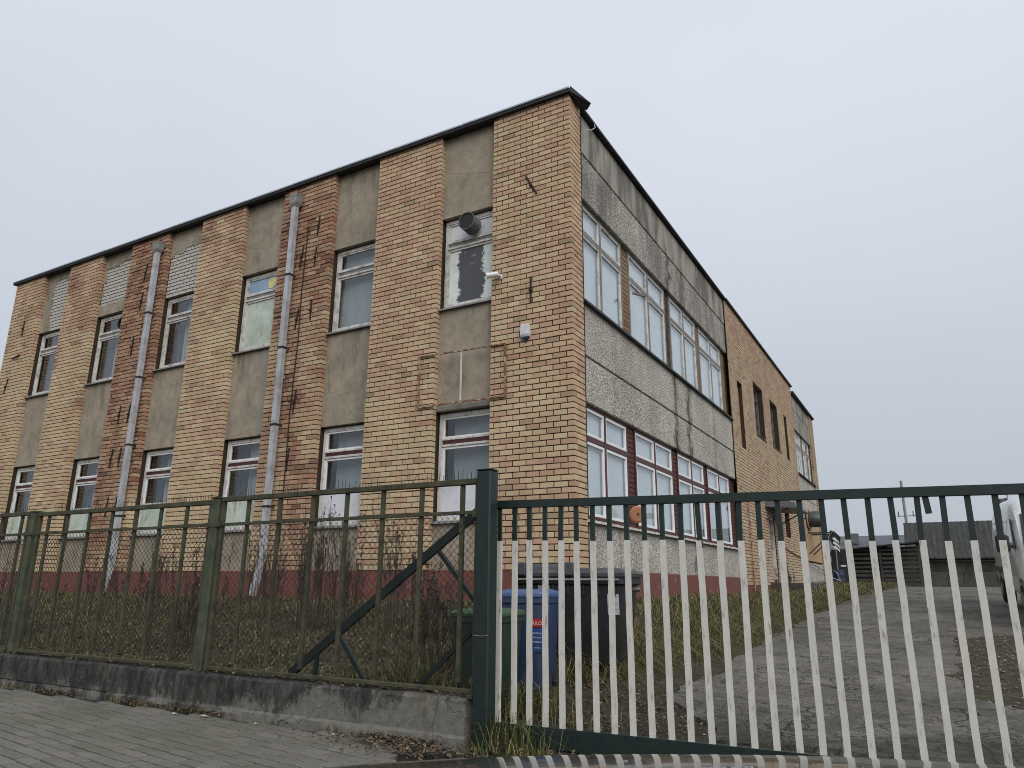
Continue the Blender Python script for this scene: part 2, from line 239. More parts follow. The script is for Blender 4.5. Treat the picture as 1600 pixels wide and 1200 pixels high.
# ------------------------------------------------------------------ mesh helpers
class MB:
    def __init__(s): s.v = []; s.f = []; s.c = []
    def add(s, vs, fs, col=None):
        o = len(s.v); s.v += [tuple(v) for v in vs]; s.f += [tuple(i+o for i in f) for f in fs]
        s.c += [col or (1, 1, 1)]*len(vs); return s
    def box(s, x0, x1, y0, y1, z0, z1, col=None):
        x0, x1 = min(x0, x1), max(x0, x1); y0, y1 = min(y0, y1), max(y0, y1); z0, z1 = min(z0, z1), max(z0, z1)
        return s.add([(x0, y0, z0), (x1, y0, z0), (x1, y1, z0), (x0, y1, z0), (x0, y0, z1), (x1, y0, z1), (x1, y1, z1), (x0, y1, z1)],
                     [(0, 3, 2, 1), (4, 5, 6, 7), (0, 1, 5, 4), (1, 2, 6, 5), (2, 3, 7, 6), (3, 0, 4, 7)], col)
    def cbox(s, x0, x1, y0, y1, z0, z1, c=.006, col=None):
        """box with chamfered edges"""
        x0, x1 = min(x0, x1), max(x0, x1); y0, y1 = min(y0, y1), max(y0, y1); z0, z1 = min(z0, z1), max(z0, z1)
        c = min(c, (x1-x0)*.45, (y1-y0)*.45, (z1-z0)*.45); X = (x0, x1); Y = (y0, y1); Z = (z0, z1); vs = []; ix = {}
        for i in (0, 1):
            for j in (0, 1):
                for k in (0, 1):
                    sx, sy, sz = 1-2*i, 1-2*j, 1-2*k
                    for a in range(3):
                        p = [X[i]+(sx*c if a != 0 else 0), Y[j]+(sy*c if a != 1 else 0), Z[k]+(sz*c if a != 2 else 0)]
                        ix[i, j, k, a] = len(vs); vs.append(tuple(p))
        fs = []
        for i in (0, 1):
            q = [ix[i, 0, 0, 0], ix[i, 1, 0, 0], ix[i, 1, 1, 0], ix[i, 0, 1, 0]]; fs.append(q if i else q[::-1])
            q = [ix[0, i, 0, 1], ix[0, i, 1, 1], ix[1, i, 1, 1], ix[1, i, 0, 1]]; fs.append(q if i else q[::-1])
            q = [ix[0, 0, i, 2], ix[1, 0, i, 2], ix[1, 1, i, 2], ix[0, 1, i, 2]]; fs.append(q if i else q[::-1])
        for i in (0, 1):
            for j in (0, 1):
                fs.append((ix[i, j, 0, 0], ix[i, j, 1, 0], ix[i, j, 1, 1], ix[i, j, 0, 1]))
                fs.append((ix[i, 0, j, 0], ix[i, 1, j, 0], ix[i, 1, j, 2], ix[i, 0, j, 2]))
                fs.append((ix[0, i, j, 1], ix[1, i, j, 1], ix[1, i, j, 2], ix[0, i, j, 2]))
                for k in (0, 1): fs.append((ix[i, j, k, 0], ix[i, j, k, 1], ix[i, j, k, 2]))
        return s.add(vs, fs, col)
    def tube(s, pts, r, n=8, cap=True, col=None):
        pts = [Vector(p) for p in pts]; rs = r if isinstance(r, (list, tuple)) else [r]*len(pts); vs = []; fs = []
        for i, p in enumerate(pts):
            d = (pts[min(i+1, len(pts)-1)]-pts[max(i-1, 0)]).normalized()
            a = d.orthogonal().normalized() if abs(d.z) > .95 else d.cross(Vector((0, 0, 1))).normalized(); b = d.cross(a)
            for k in range(n):
                t = 2*math.pi*(k+.5)/n; vs.append(p+a*math.cos(t)*rs[i]+b*math.sin(t)*rs[i])
        for i in range(len(pts)-1):
            for k in range(n): fs.append((i*n+k, i*n+(k+1) % n, (i+1)*n+(k+1) % n, (i+1)*n+k))
        if cap: fs.append(tuple(range(n))[::-1]); fs.append(tuple((len(pts)-1)*n+k for k in range(n)))
        return s.add(vs, fs, col)
    def bar(s, a, b, w, h, up=(0, 0, 1), col=None):
        """rectangular bar from a to b, w across, h along 'up'"""
        a, b, up = Vector(a), Vector(b), Vector(up); d = (b-a).normalized(); sd = d.cross(up).normalized()*w/2; u2 = sd.cross(d).normalized()*h/2
        vs = [p+x*sd+y*u2 for p in (a, b) for x, y in ((-1, -1), (1, -1), (1, 1), (-1, 1))]
        return s.add(vs, [(0, 1, 2, 3)[::-1], (4, 5, 6, 7), (0, 1, 5, 4), (1, 2, 6, 5), (2, 3, 7, 6), (3, 0, 4, 7)], col)
    def loft(s, rings, close=True, capa=True, capb=True, col=None):
        n = len(rings[0]); vs = [p for r in rings for p in r]; fs = []
        for i in range(len(rings)-1):
            for k in range(n if close else n-1): fs.append((i*n+k, i*n+(k+1) % n, (i+1)*n+(k+1) % n, (i+1)*n+k))
        if capa: fs.append(tuple(range(n))[::-1])
        if capb: fs.append(tuple((len(rings)-1)*n+k for k in range(n)))
        return s.add(vs, fs, col)
    def mesh(s, name, m, smooth=False, tint=False, fix=True):
        me = bpy.data.meshes.new(name); me.from_pydata(s.v, [], s.f)
        if fix:
            import bmesh
            bm = bmesh.new(); bm.from_mesh(me); bmesh.ops.recalc_face_normals(bm, faces=bm.faces); bm.to_mesh(me); bm.free()
        if tint:
            a = me.attributes.new('tint', 'FLOAT_COLOR', 'POINT')
            c = np.ones((len(s.v), 4), np.float32); c[:, :3] = np.array(s.c, np.float32); a.data.foreach_set('color', c.ravel())
        me.materials.append(M[m] if isinstance(m, str) else m)
        if smooth:
            me.polygons.foreach_set('use_smooth', [True]*len(me.polygons)); me.set_sharp_from_angle(angle=R(38))
        me.update(); return me
    def obj(s, name, m, parent=None, smooth=False, tint=False, fix=True):
        return link(name, s.mesh(name, m, smooth, tint, fix), parent)
def link(name, data, parent=None):
    o = bpy.data.objects.new(name, data); COL.objects.link(o)
    if parent is not None: o.parent = parent
    return o
def tag(o, label=None, cat=None, group=None, kind=None):
    if label: o['label'] = label
    if cat: o['category'] = cat
    if group: o['group'] = group
    if kind: o['kind'] = kind
    return o
def thing(name, label, cat, loc=(0, 0, 0), group=None, rz=0):
    o = link(name, None); o.location = loc; o.rotation_euler = (0, 0, rz); return tag(o, label, cat, group)
def text_mesh(body, size, m, align='CENTER'):
    cu = bpy.data.curves.new('lettering', 'FONT'); cu.body = body; cu.size = size; cu.align_x = align; cu.extrude = .0006
    o = bpy.data.objects.new('lettering', cu); COL.objects.link(o); bpy.context.view_layer.update()
    me = bpy.data.meshes.new_from_object(o.evaluated_get(bpy.context.evaluated_depsgraph_get())); bpy.data.objects.remove(o)
    me.materials.clear(); me.materials.append(M[m]); return me
def sstep(a, b, x):
    t = min(1, max(0, (x-a)/(b-a))); return t*t*(3-2*t)
def lerp(a, b, t): return a+(b-a)*t

# ------------------------------------------------------------------ terrain
FY = -5.676                                   # fence line
WALLB = FY+.11
def road_z(y):
    return lerp(0, 1.14, min(1, max(0, (y+5.5)/22.5))) if y < 14 else lerp(.988, 1.14, sstep(14, 22, y))
def lawn_z(y):
    if y < 0: return lerp(.27, .86, sstep(-5.7, -.9, y))
    return .86+.38*sstep(8, 26, y)
def ground_z(x, y):
    if y < FY: return 0.0 if x > 9 or True else 0
    a = sstep(2.45, -.3, x) if y < 0 else sstep(2.5, .25, x)
    if y > 24: a = sstep(3.4, 1.2, x)*(1-sstep(30, 33, y))+0*a
    z = lerp(road_z(y), lawn_z(y), a)
    bump = .035*mnoise.noise((x*.9, y*.9, 2.0))+.015*mnoise.noise((x*3, y*3, 5))
    if x < 2.3 or x > 9: z += bump*min(1, max(0, y-FY))
    if y > 26: z = lerp(z, 1.14, sstep(26, 32, y))
    return z
def ground_sheet():
    xs = sorted(set([-400, -200, -100, -60, -40, -30, -24]+[round(-20+.5*i, 3) for i in range(32)]+[round(-4+.25*i, 3) for i in range(64)]+[13, 15, 18, 22, 30, 45, 70, 120, 250, 400]))
    ys = sorted(set([-300, -150, -80, -40, -25, -18, -14, -12, -10, -8, -7, -6.2, FY-.02, FY+.02]+[round(-5.5+.25*i, 3) for i in range(64)]+[round(11+.6*i, 3) for i in range(52)]+[45, 55, 70, 100, 160, 300, 600]))
    b = MB(); nx = len(xs)
    vs = [(x, y, ground_z(x, y)-(.05 if y < FY else 0)) for y in ys for x in xs]
    fs = [(j*nx+i, j*nx+i+1, (j+1)*nx+i+1, (j+1)*nx+i) for j in range(len(ys)-1) for i in range(nx-1)]
    b.add(vs, fs); o = b.obj('ground', 'soil', smooth=True, fix=False); o['kind'] = 'structure'
ground_sheet()
def edge_l(y): return 2.55+.75*sstep(-3.3, -4.9, y)+.22*mnoise.noise((y*.8, 3, 1))+.10*mnoise.noise((y*2.7, 1, 1))+.05*mnoise.noise((y*7, 1, 5))+.95*sstep(3, 22, y)
def edge_r(y):
    base = 4.95+.35*mnoise.noise((y*.55, 8, 4))+.16*mnoise.noise((y*2.3, 3, 9))
    return base+1.0*sstep(-2.2, -3.6, y)+3.2*sstep(2.2, 5.5, y)
def driveway():
    b = MB(); n = 14; ys = [-4.85+.16*i for i in range(149)]+[19+.7*i for i in range(26)]; rows = []
    for k, y in enumerate(ys):
        l, r = edge_l(y), edge_r(y)
        if k == 0: pass
        row = []
        for i in range(n+1):
            x = lerp(l, r, i/n); zz = road_z(y)+.035+.008*mnoise.noise((x*1.3, y*1.3, 7))
            row.append((x, y+((.30*mnoise.noise((x*1.6, 2, 2))+.1*mnoise.noise((x*6, 2, 2)))*max(0, 1-k/4)), zz))
        row = [(row[0][0]-.03, row[0][1], row[0][2]-.07)]+row+[(row[-1][0]+.03, row[-1][1], row[-1][2]-.07)]
        rows.append(row)
    rows.insert(0, [(p[0], p[1]-.05, p[2]-.08) for p in rows[0]])
    b.loft(rows, close=False, capa=False, capb=False); o = b.obj('driveway', 'asphalt', smooth=True, fix=False); o['kind'] = 'structure'
driveway()

# street paving: 300 pavers that show largest as pieces, the rest as one part
def pavement():
    root = MB(); b = MB(); b.add([(-16, -9.6, -.028), (2.9, -9.6, -.028), (2.9, FY-.10, -.028), (-16, FY-.10, -.028)], [(0, 1, 2, 3)])
    pv = b.obj('pavement', 'joint', fix=False); pv['kind'] = 'structure'
    ang = R(-8.5); ca, sa = math.cos(ang), math.sin(ang); pw, ph = .222, .109; items = []
    for j in range(-42, 42):
        for i in range(-80, 30):
            u, v = (i+.5*(j % 2))*pw, j*ph
            cx, cy = u*ca-v*sa-1, u*sa+v*ca-7
            if not (-12 < cx < 2.35 and -9.3 < cy < FY-.20): continue
            if cx > 1.55+.5*mnoise.noise((cy*2, 3, 3)) and cy > -6.4: continue
            q = px((cx, cy, 0)); a = 0
            if q and -20 < q[0] < 1000 and q[1] < 1215: a = 1/((Vector((cx, cy, 0))-CAMP).length)
            items.append((a, cx, cy))
    items.sort(reverse=True)
    def colr():
        k = random.choice([.88, .95, 1, 1, 1.05, 1.1]); return (.150*k, .142*k, .122*k)
    protos = []
    for k in range(6):
        m = MB(); c = colr(); hx, hy = pw/2-.0130, ph/2-.0105; e = .007
        m.add([(-hx, -hy, -.04), (hx, -hy, -.04), (hx, hy, -.04), (-hx, hy, -.04), (-hx, -hy, -e), (hx, -hy, -e), (hx, hy, -e), (-hx, hy, -e),
               (-hx+e, -hy+e, 0), (hx-e, -hy+e, 0), (hx-e, hy-e, 0), (-hx+e, hy-e, 0)],
              [(0, 1, 5, 4), (1, 2, 6, 5), (2, 3, 7, 6), (3, 0, 4, 7), (4, 5, 9, 8), (5, 6, 10, 9), (6, 7, 11, 10), (7, 4, 8, 11), (8, 9, 10, 11)], c)
        protos.append((m, m.mesh('paver', 'paver', tint=True, fix=False)))
    rest = MB()
    for n, (a, cx, cy) in enumerate(items):
        dz = random.gauss(0, .0018); rx, ry = random.gauss(0, .006), random.gauss(0, .006); rz = ang+random.gauss(0, .008)
        m, me = random.choice(protos)
        if a > 0 and n < 300:
            o = link('paver', me, pv); o.location = (cx, cy, dz); o.rotation_euler = (rx, ry, rz)
        else:
            c, s = math.cos(rz), math.sin(rz)
            rest.add([(cx+x*c-y*s, cy+x*s+y*c, z+dz+x*ry+y*rx) for x, y, z in m.v], m.f, m.c[0])
    o = rest.obj('paving', 'paver', pv, tint=True, fix=False); o['kind'] = 'stuff'
pavement()

# ------------------------------------------------------------------ the brick building
PT, WT = 1.38, 10.02                           # plinth top, wall top
PIERS = [(-1.64, 0.0), (-4.51, -2.88), (-7.38, -5.78), (-10.26, -8.68), (-13.14, -11.58), (-16.04, -14.48), (-18.92, -17.38)]
BAYS = [(PIERS[i+1][1], PIERS[i][0]) for i in range(6)]
RD = .13                                       # piers stand this far in front of the plaster fields
LS, LT, US, UT = 2.235, 4.18, 6.28, 8.15
bld = thing('brick_building', 'two storey yellow brick building with grey concrete panels and flat roof', 'building', (0, 0, 0))
PAL = {'y': [(.53, .425, .275), (.555, .455, .30), (.505, .40, .26), (.525, .43, .29)], 'o': [(.52, .38, .255), (.49, .35, .235), (.53, .395, .27)],
       'p': [(.475, .32, .23), (.44, .285, .205), (.49, .335, .245)], 'r': [(.285, .14, .095), (.225, .105, .072), (.325, .175, .12), (.34, .20, .14), (.17, .085, .062)],
       'd': [(.36, .275, .185), (.33, .25, .17)]}
def brick_col(x, y, z, spall=0.0):
    n = mnoise.noise((x*.35+y*.3+5, 1.3, z*.35)); r = random.random(); dmg = False
    wr = 0.0
    if spall:
        v = .42+.55*mnoise.noise((x*1.2+9, 4.0, z*.55))+.40*mnoise.noise((x*3.4, 7, z*2.2))+(spall-.3)*1.3+.30*sstep(5.5, 9.5, z)-.25*sstep(4.5, 2, z)
        wr = sstep(.30, .95, v); dmg = v > .80 and random.random() < .55
    yel = .47+.85*n-.34*sstep(6.0, 10, z)+.26*sstep(0, -14, x)-.14*sstep(-4, 0, x)*(1 if y < .6 else 0)
    if r < .025: k = 'd'
    elif r < .04+.96*max(.08, min(.9, yel)): k = 'y' if random.random() < .72 else 'o'
    else: k = 'p' if random.random() < .42 else 'o'
    c = random.choice(PAL[k])
    if wr > 0: q = wr*random.uniform(.55, 1.0); rc = random.choice(PAL['r']); c = tuple(round(lerp(a_, b_, q), 3) for a_, b_ in zip(c, rc))
    return c, dmg
BH, CR = .0835, .10                             # brick height, course
def brick_geo(Lb, d, h=BH, c=.0045, rough=0.0):
    """front face at y=0, body goes back to y=d"""
    j = lambda: random.uniform(-rough, rough)
    vs = [(0, d, 0), (Lb, d, 0), (Lb, d, h), (0, d, h), (0, c, 0), (Lb, c, 0), (Lb, c, h), (0, c, h), (c+j(), abs(j()), c+j()), (Lb-c+j(), abs(j()), c+j()), (Lb-c+j(), abs(j()), h-c+j()), (c+j(), abs(j()), h-c+j())]
    fs = [(0, 1, 5, 4), (1, 2, 6, 5), (2, 3, 7, 6), (3, 0, 4, 7), (4, 5, 9, 8), (5, 6, 10, 9), (6, 7, 11, 10), (7, 4, 8, 11), (8, 9, 10, 11)]
    return vs, fs
SINGLE = []                                    # candidate bricks on the front that may become pieces of their own
front_rest = MB(); side_rest = MB()
def course(u0, u1, start, holes=()):
    """brick intervals between u0 and u1, joints on the lattice start + k*.26, cut by holes"""
    spans = [(u0, u1)]
    for a, b in holes:
        ns = []
        for s, e in spans:
            if b <= s or a >= e: ns.append((s, e)); continue
            if a > s+.02: ns.append((s, a))
            if b < e-.02: ns.append((b, e))
        spans = ns
    out = []
    for s, e in spans:
        k = math.floor((s-start)/.26); p = s
        while p < e-1e-6:
            nx = start+(k+1)*.26; k += 1
            if nx <= p+.045: continue
            q = min(nx, e)
            if e-q < .045: q = e
            out.append((p, q)); p = q
    return out
def lay_front(xl, xr, spall):
    ns = int((WT-PT)/CR+.999)
    for i in range(ns):
        z = PT+i*CR+.006; h = min(BH, WT-z)
        if h < .02: continue
        start = xr-(.13 if i % 2 else 0)
        for a, b in course(xl, xr, start):
            ga = .0 if a <= xl+1e-6 else .008; gb = .0 if b >= xr-1e-6 else .008
            zc = z; sp = spall*(1.0 if abs((a+b)/2-(xl+xr)/2) > .0 else 1)
            col, dm = brick_col((a+b)/2, 0, zc, sp)
            dy = random.gauss(0, .0015)+(random.uniform(.002, .011) if dm else 0)
            SINGLE.append([a+ga+random.uniform(-.001, .001), b-gb+random.uniform(-.001, .001), z+random.gauss(0, .0012), h, dy, RD, col, dm])
SPALL = [0, 0, .52, .12, .66, .16, .06]
for (xl, xr), sp in zip(PIERS, SPALL): lay_front(xl, xr, sp)
def choose_singles():
    for s in SINGLE:
        a = px((s[0], 0, s[2])); b = px((s[1], 0, s[2])); c = px((s[0], 0, s[2]+s[3]))
        s.append(abs(b[0]-a[0])*abs(c[1]-a[1]) if 0 < a[0] < 1600 and 0 < a[1] < 1200 else 0)
    SINGLE.sort(key=lambda s: -s[8]); cache = {}
    for n, (a, b, z, h, dy, d, col, dm, ar) in enumerate(SINGLE):
        if n < 300 and not dm:
            key = (round((b-a)*100), round(h*100), col)
            if key not in cache:
                m = MB(); vs, fs = brick_geo(round((b-a)*100)/100, d, h, rough=.0015); m.add(vs, fs, col); cache[key] = m.mesh('brick', 'brick', tint=True, fix=False)
            o = link('brick', cache[key], bld); o.location = (a, dy, z)
        else:
            vs, fs = brick_geo(b-a, d-dy, h, rough=.008 if dm else .0015, c=.010 if dm else .0045)
            front_rest.add([(x+a, y+dy, q+z) for x, y, q in vs], fs, col)
choose_singles()
def add_side(b, ya, yb, z, h, dx, d, col, rough=.0015, x0=0.0):
    vs, fs = brick_geo(yb-ya, d, h, rough=rough); b.add([(x0-y-dx, ya+x, q+z) for x, y, q in vs], fs, col)
def lay_side(b, y0, y1, z0, z1, holes, x0=0.0, d=.12, par=0, tint=None, first=False):
    for i in range(int((z1-z0)/CR+.999)):
        z = z0+i*CR+.006; h = min(BH, z1-z)
        if h < .02: continue
        hs = [(a, c) for a, c, e, f in holes if e < z+.05 < f]
        st = y0+(.13 if (i+par) % 2 else 0)
        if first and not i % 2: pass
        for a, c in course(y0, y1, st, hs):
            ga = .0 if a <= y0+1e-6 else .008; gc = .0 if c >= y1-1e-6 else .008
            col, dm = brick_col(x0, (a+c)/2+30 if y0 > 5 else a, z)
            if tint: col = tuple(v*t for v, t in zip(col, tint))
            add_side(b, a+ga, c-gc, z+random.gauss(0, .0012), h, random.gauss(0, .0015), d, col, x0=x0)
# return of the corner pier on the side wall
lay_side(side_rest, RD+.002, .47, PT, WT, [], par=1)
MIDH = [(12.55, 13.25, 5.36, 7.55), (15.1, 16.75, 6.25, 8.2), (18.1, 19.65, 6.3, 8.2), (21.1, 21.8, 6.3, 8.2), (15.95, 17.0, 1.2, 3.62), (19.2, 20.3, 3.0, 3.95)]
lay_side(side_rest, 11.55, 23.7, PT-.2, WT-.05, MIDH, tint=(.88, .91, .95))
lay_side(side_rest, 29.1, 30.3, PT, 9.75, [], tint=(.8, .8, .82))
for (a, c) in ((2.78, 3.18), (5.66, 6.02), (8.34, 8.62), (11.05, 11.545)):
    lay_side(side_rest, a, c, US-.18, UT, [], x0=-.16, tint=(.52, .48, .44) if a != 5.66 else (.18, .17, .17))
for (a, c) in ((23.75, 24.05), (26.2, 26.6), (28.7, 29.09)):
    lay_side(side_rest, a, c, US-.1, UT-.1, [], x0=-.16, tint=(.6, .6, .6))
o = front_rest.obj('brickwork', 'brick', bld, tint=True, fix=False); o['kind'] = 'stuff'
o = side_rest.obj('brickwork', 'brick', bld, tint=True, fix=False); o['kind'] = 'stuff'
red_b = MB()
for (a, c) in ((2.78, 3.18), (5.66, 6.02), (8.34, 8.62), (11.05, 11.545)):
    b = MB(); lay_side(b, a, c, LS-.03, LT+.005, [], x0=-.16); b.obj('painted_brick_pier', 'redpaintbrick', bld, fix=False)
def backing():
    b = MB()
    for i, (xl, xr) in enumerate(PIERS): b.box(xl+.014, xr-.018, .018, .55, PT-.06, WT+.01)
    b.box(-.55, -.0182, .0183, .47-.004, PT-.055, WT+.008)
    def slab(y0, y1, z0, z1, holes, x=-.018):
        ys = sorted({y0, y1, *[h[0]-.006 for h in holes], *[h[1]+.006 for h in holes]}); zs = sorted({z0, z1, *[h[2]-.006 for h in holes], *[h[3]+.006 for h in holes]})
        for i in range(len(ys)-1):
            for j in range(len(zs)-1):
                cy, cz = (ys[i]+ys[i+1])/2, (zs[j]+zs[j+1])/2
                if any(h[0]-.01 < cy < h[1]+.01 and h[2]-.01 < cz < h[3]+.01 for h in holes): continue
                if not (z0 <= cz <= z1): continue
                b.box(-.4, x, ys[i], ys[i+1], zs[j], zs[j+1])
    slab(11.55, 23.7, PT-.25, WT-.05, MIDH)
    b.box(-.4, -.013, 29.11, 30.29, PT-.2, 9.75)
    for (a, c) in ((2.78, 3.18), (5.66, 6.02), (8.34, 8.62), (11.05, 11.545), (23.75, 24.05), (26.2, 26.6), (28.7, 29.09)):
        b.box(-.45, -.172, a+.003, c-.003, LS, LT); b.box(-.45, -.172, a+.003, c-.003, US-.18, UT)
    b.obj('wall', 'mortar', bld)['kind'] = 'stuff'; MB().box(-18.93, -18.0, .56, 30.2, PT, WT-.02).obj('end_wall', 'mortar', bld); MB().box(-17.99, -.41, 29.7, 30.2, PT, 9.7).obj('back_wall', 'mortar', bld)
    r = MB(); r.box(-18.5, -.62, .75, 29.6, 1.0, 9.6); r.obj('room_core', 'room_dark', bld)  # solid block, painted dark as the unlit interior
backing()

# plaster fields of the front, with the coat fallen off over white brick in three of them
def plaster_panel(x0, x1, z0, z1, patch=None, wet=None):
    m = MB(); y = RD
    if not patch:
        m.box(x0+.001, x1-.001, y, .5, z0, z1); return m.obj('plaster_panel', 'plaster', bld)
    m.box(x0+.001, x1-.001, y+.022, .5, z0, z1)
    s = .045; nx, nz = int((x1-x0)/s)+1, int((z1-z0)/s)+1; dx, dz = (x1-x0-.002)/nx, (z1-z0)/nz
    def out(i, k):
        u, v = (i+.5)/nx, (k+.5)/nz
        return not patch(u+.10*mnoise.noise((i*.22, k*.22, x0)), v+.07*mnoise.noise((i*.25+9, k*.25, x0)))
    jit = {}
    def P(i, k):
        if (i, k) not in jit: jit[i, k] = (x0+.001+i*dx+(random.uniform(-.014, .014) if 0 < i < nx else 0), z0+k*dz+(random.uniform(-.014, .014) if 0 < k < nz else 0))
        return jit[i, k]
    for i in range(nx):
        for k in range(nz):
            if not out(i, k): continue
            q = [P(i, k), P(i+1, k), P(i+1, k+1), P(i, k+1)]
            m.add([(a, y, c) for a, c in q]+[(a, y+.024, c) for a, c in q], [(0, 1, 2, 3), (0, 4, 5, 1), (1, 5, 6, 2), (2, 6, 7, 3), (3, 7, 4, 0)])
    o = m.obj('plaster_panel', 'plaster', bld, fix=False)
    MB().box(x0+.003, x1-.003, y+.0195, y+.0215, z0+.002, z1-.02).obj('bed_mortar', 'mortar', o)
    b = MB()
    for r in range(int((z1-z0)/CR)):
        z = z0+r*CR
        for a, c in course(x0+.004, x1-.004, x0+(.13 if r % 2 else 0)):
            vs, fs = brick_geo(c-a-.016, .02, BH-.004, rough=.004); b.add([(p[0]+a, p[1]+y+.009+random.uniform(0, .006), p[2]+z) for p in vs], fs)
    e = b.obj('exposed_brick', 'whitebrick', o, fix=False); e['kind'] = 'stuff'
    return o
def backboard(*a): pass
for i, (x0, x1) in enumerate(BAYS):
    pt = None
    if i == 3: pt = lambda u, v: v < .62+.12*u
    if i == 4: pt = lambda u, v: .17 < v < .80 and u > .04
    if i == 5: pt = lambda u, v: v < .86 and u > .30+.12*abs(v-.5)
    plaster_panel(x0, x1, UT+.06, WT+.012, pt); plaster_panel(x0, x1, LT+.06, US-.02); plaster_panel(x0, x1, PT, LS-.02)
    # a strip of different repair render at the side of the middle field
    if i == 2: MB().box(x1-.33, x1-.002, RD-.006, RD-.001, LT+.08, US-.06).obj('repair_strip', m_plain('repair_render', (.24, .225, .19), .9, 0, .12, 3), bld)
    if i == 0: MB().box(x0+.003, x1-.003, RD-.03, RD-.001, LT+.06, LT+.16).obj('lintel', m_plain('lintel_concrete', (.20, .185, .155), .9, 0, .2, 5), bld)

def pane_grid(b, x0, x1, z0, z1, t, y0, y1):
    """four-sided frame in the xz plane"""
    b.cbox(x0, x0+t, y0, y1, z0, z1, .004); b.cbox(x1-t, x1, y0, y1, z0, z1, .004)
    b.cbox(x0+t, x1-t, y0, y1, z0, z0+t, .004); b.cbox(x0+t, x1-t, y0, y1, z1-t, z1, .004)
def curtain(name, x0, x1, z0, z1, y, m, parent, amp=.02, freq=28, yaxis=False):
    b = MB(); n = max(6, int((x1-x0)/.03)); rows = []
    for z in (z0, z1):
        rows.append([((x0+(x1-x0)*i/n), y+amp*math.sin(i/n*(x1-x0)*freq)+amp*.6*math.sin(i/n*(x1-x0)*freq*.37+1), z) for i in range(n+1)])
    if yaxis: rows = [[(-p[1], p[0], p[2]) for p in r] for r in rows]
    b.loft(rows, close=False, capa=False, capb=False); return b.obj(name, m, parent, smooth=True, fix=False)
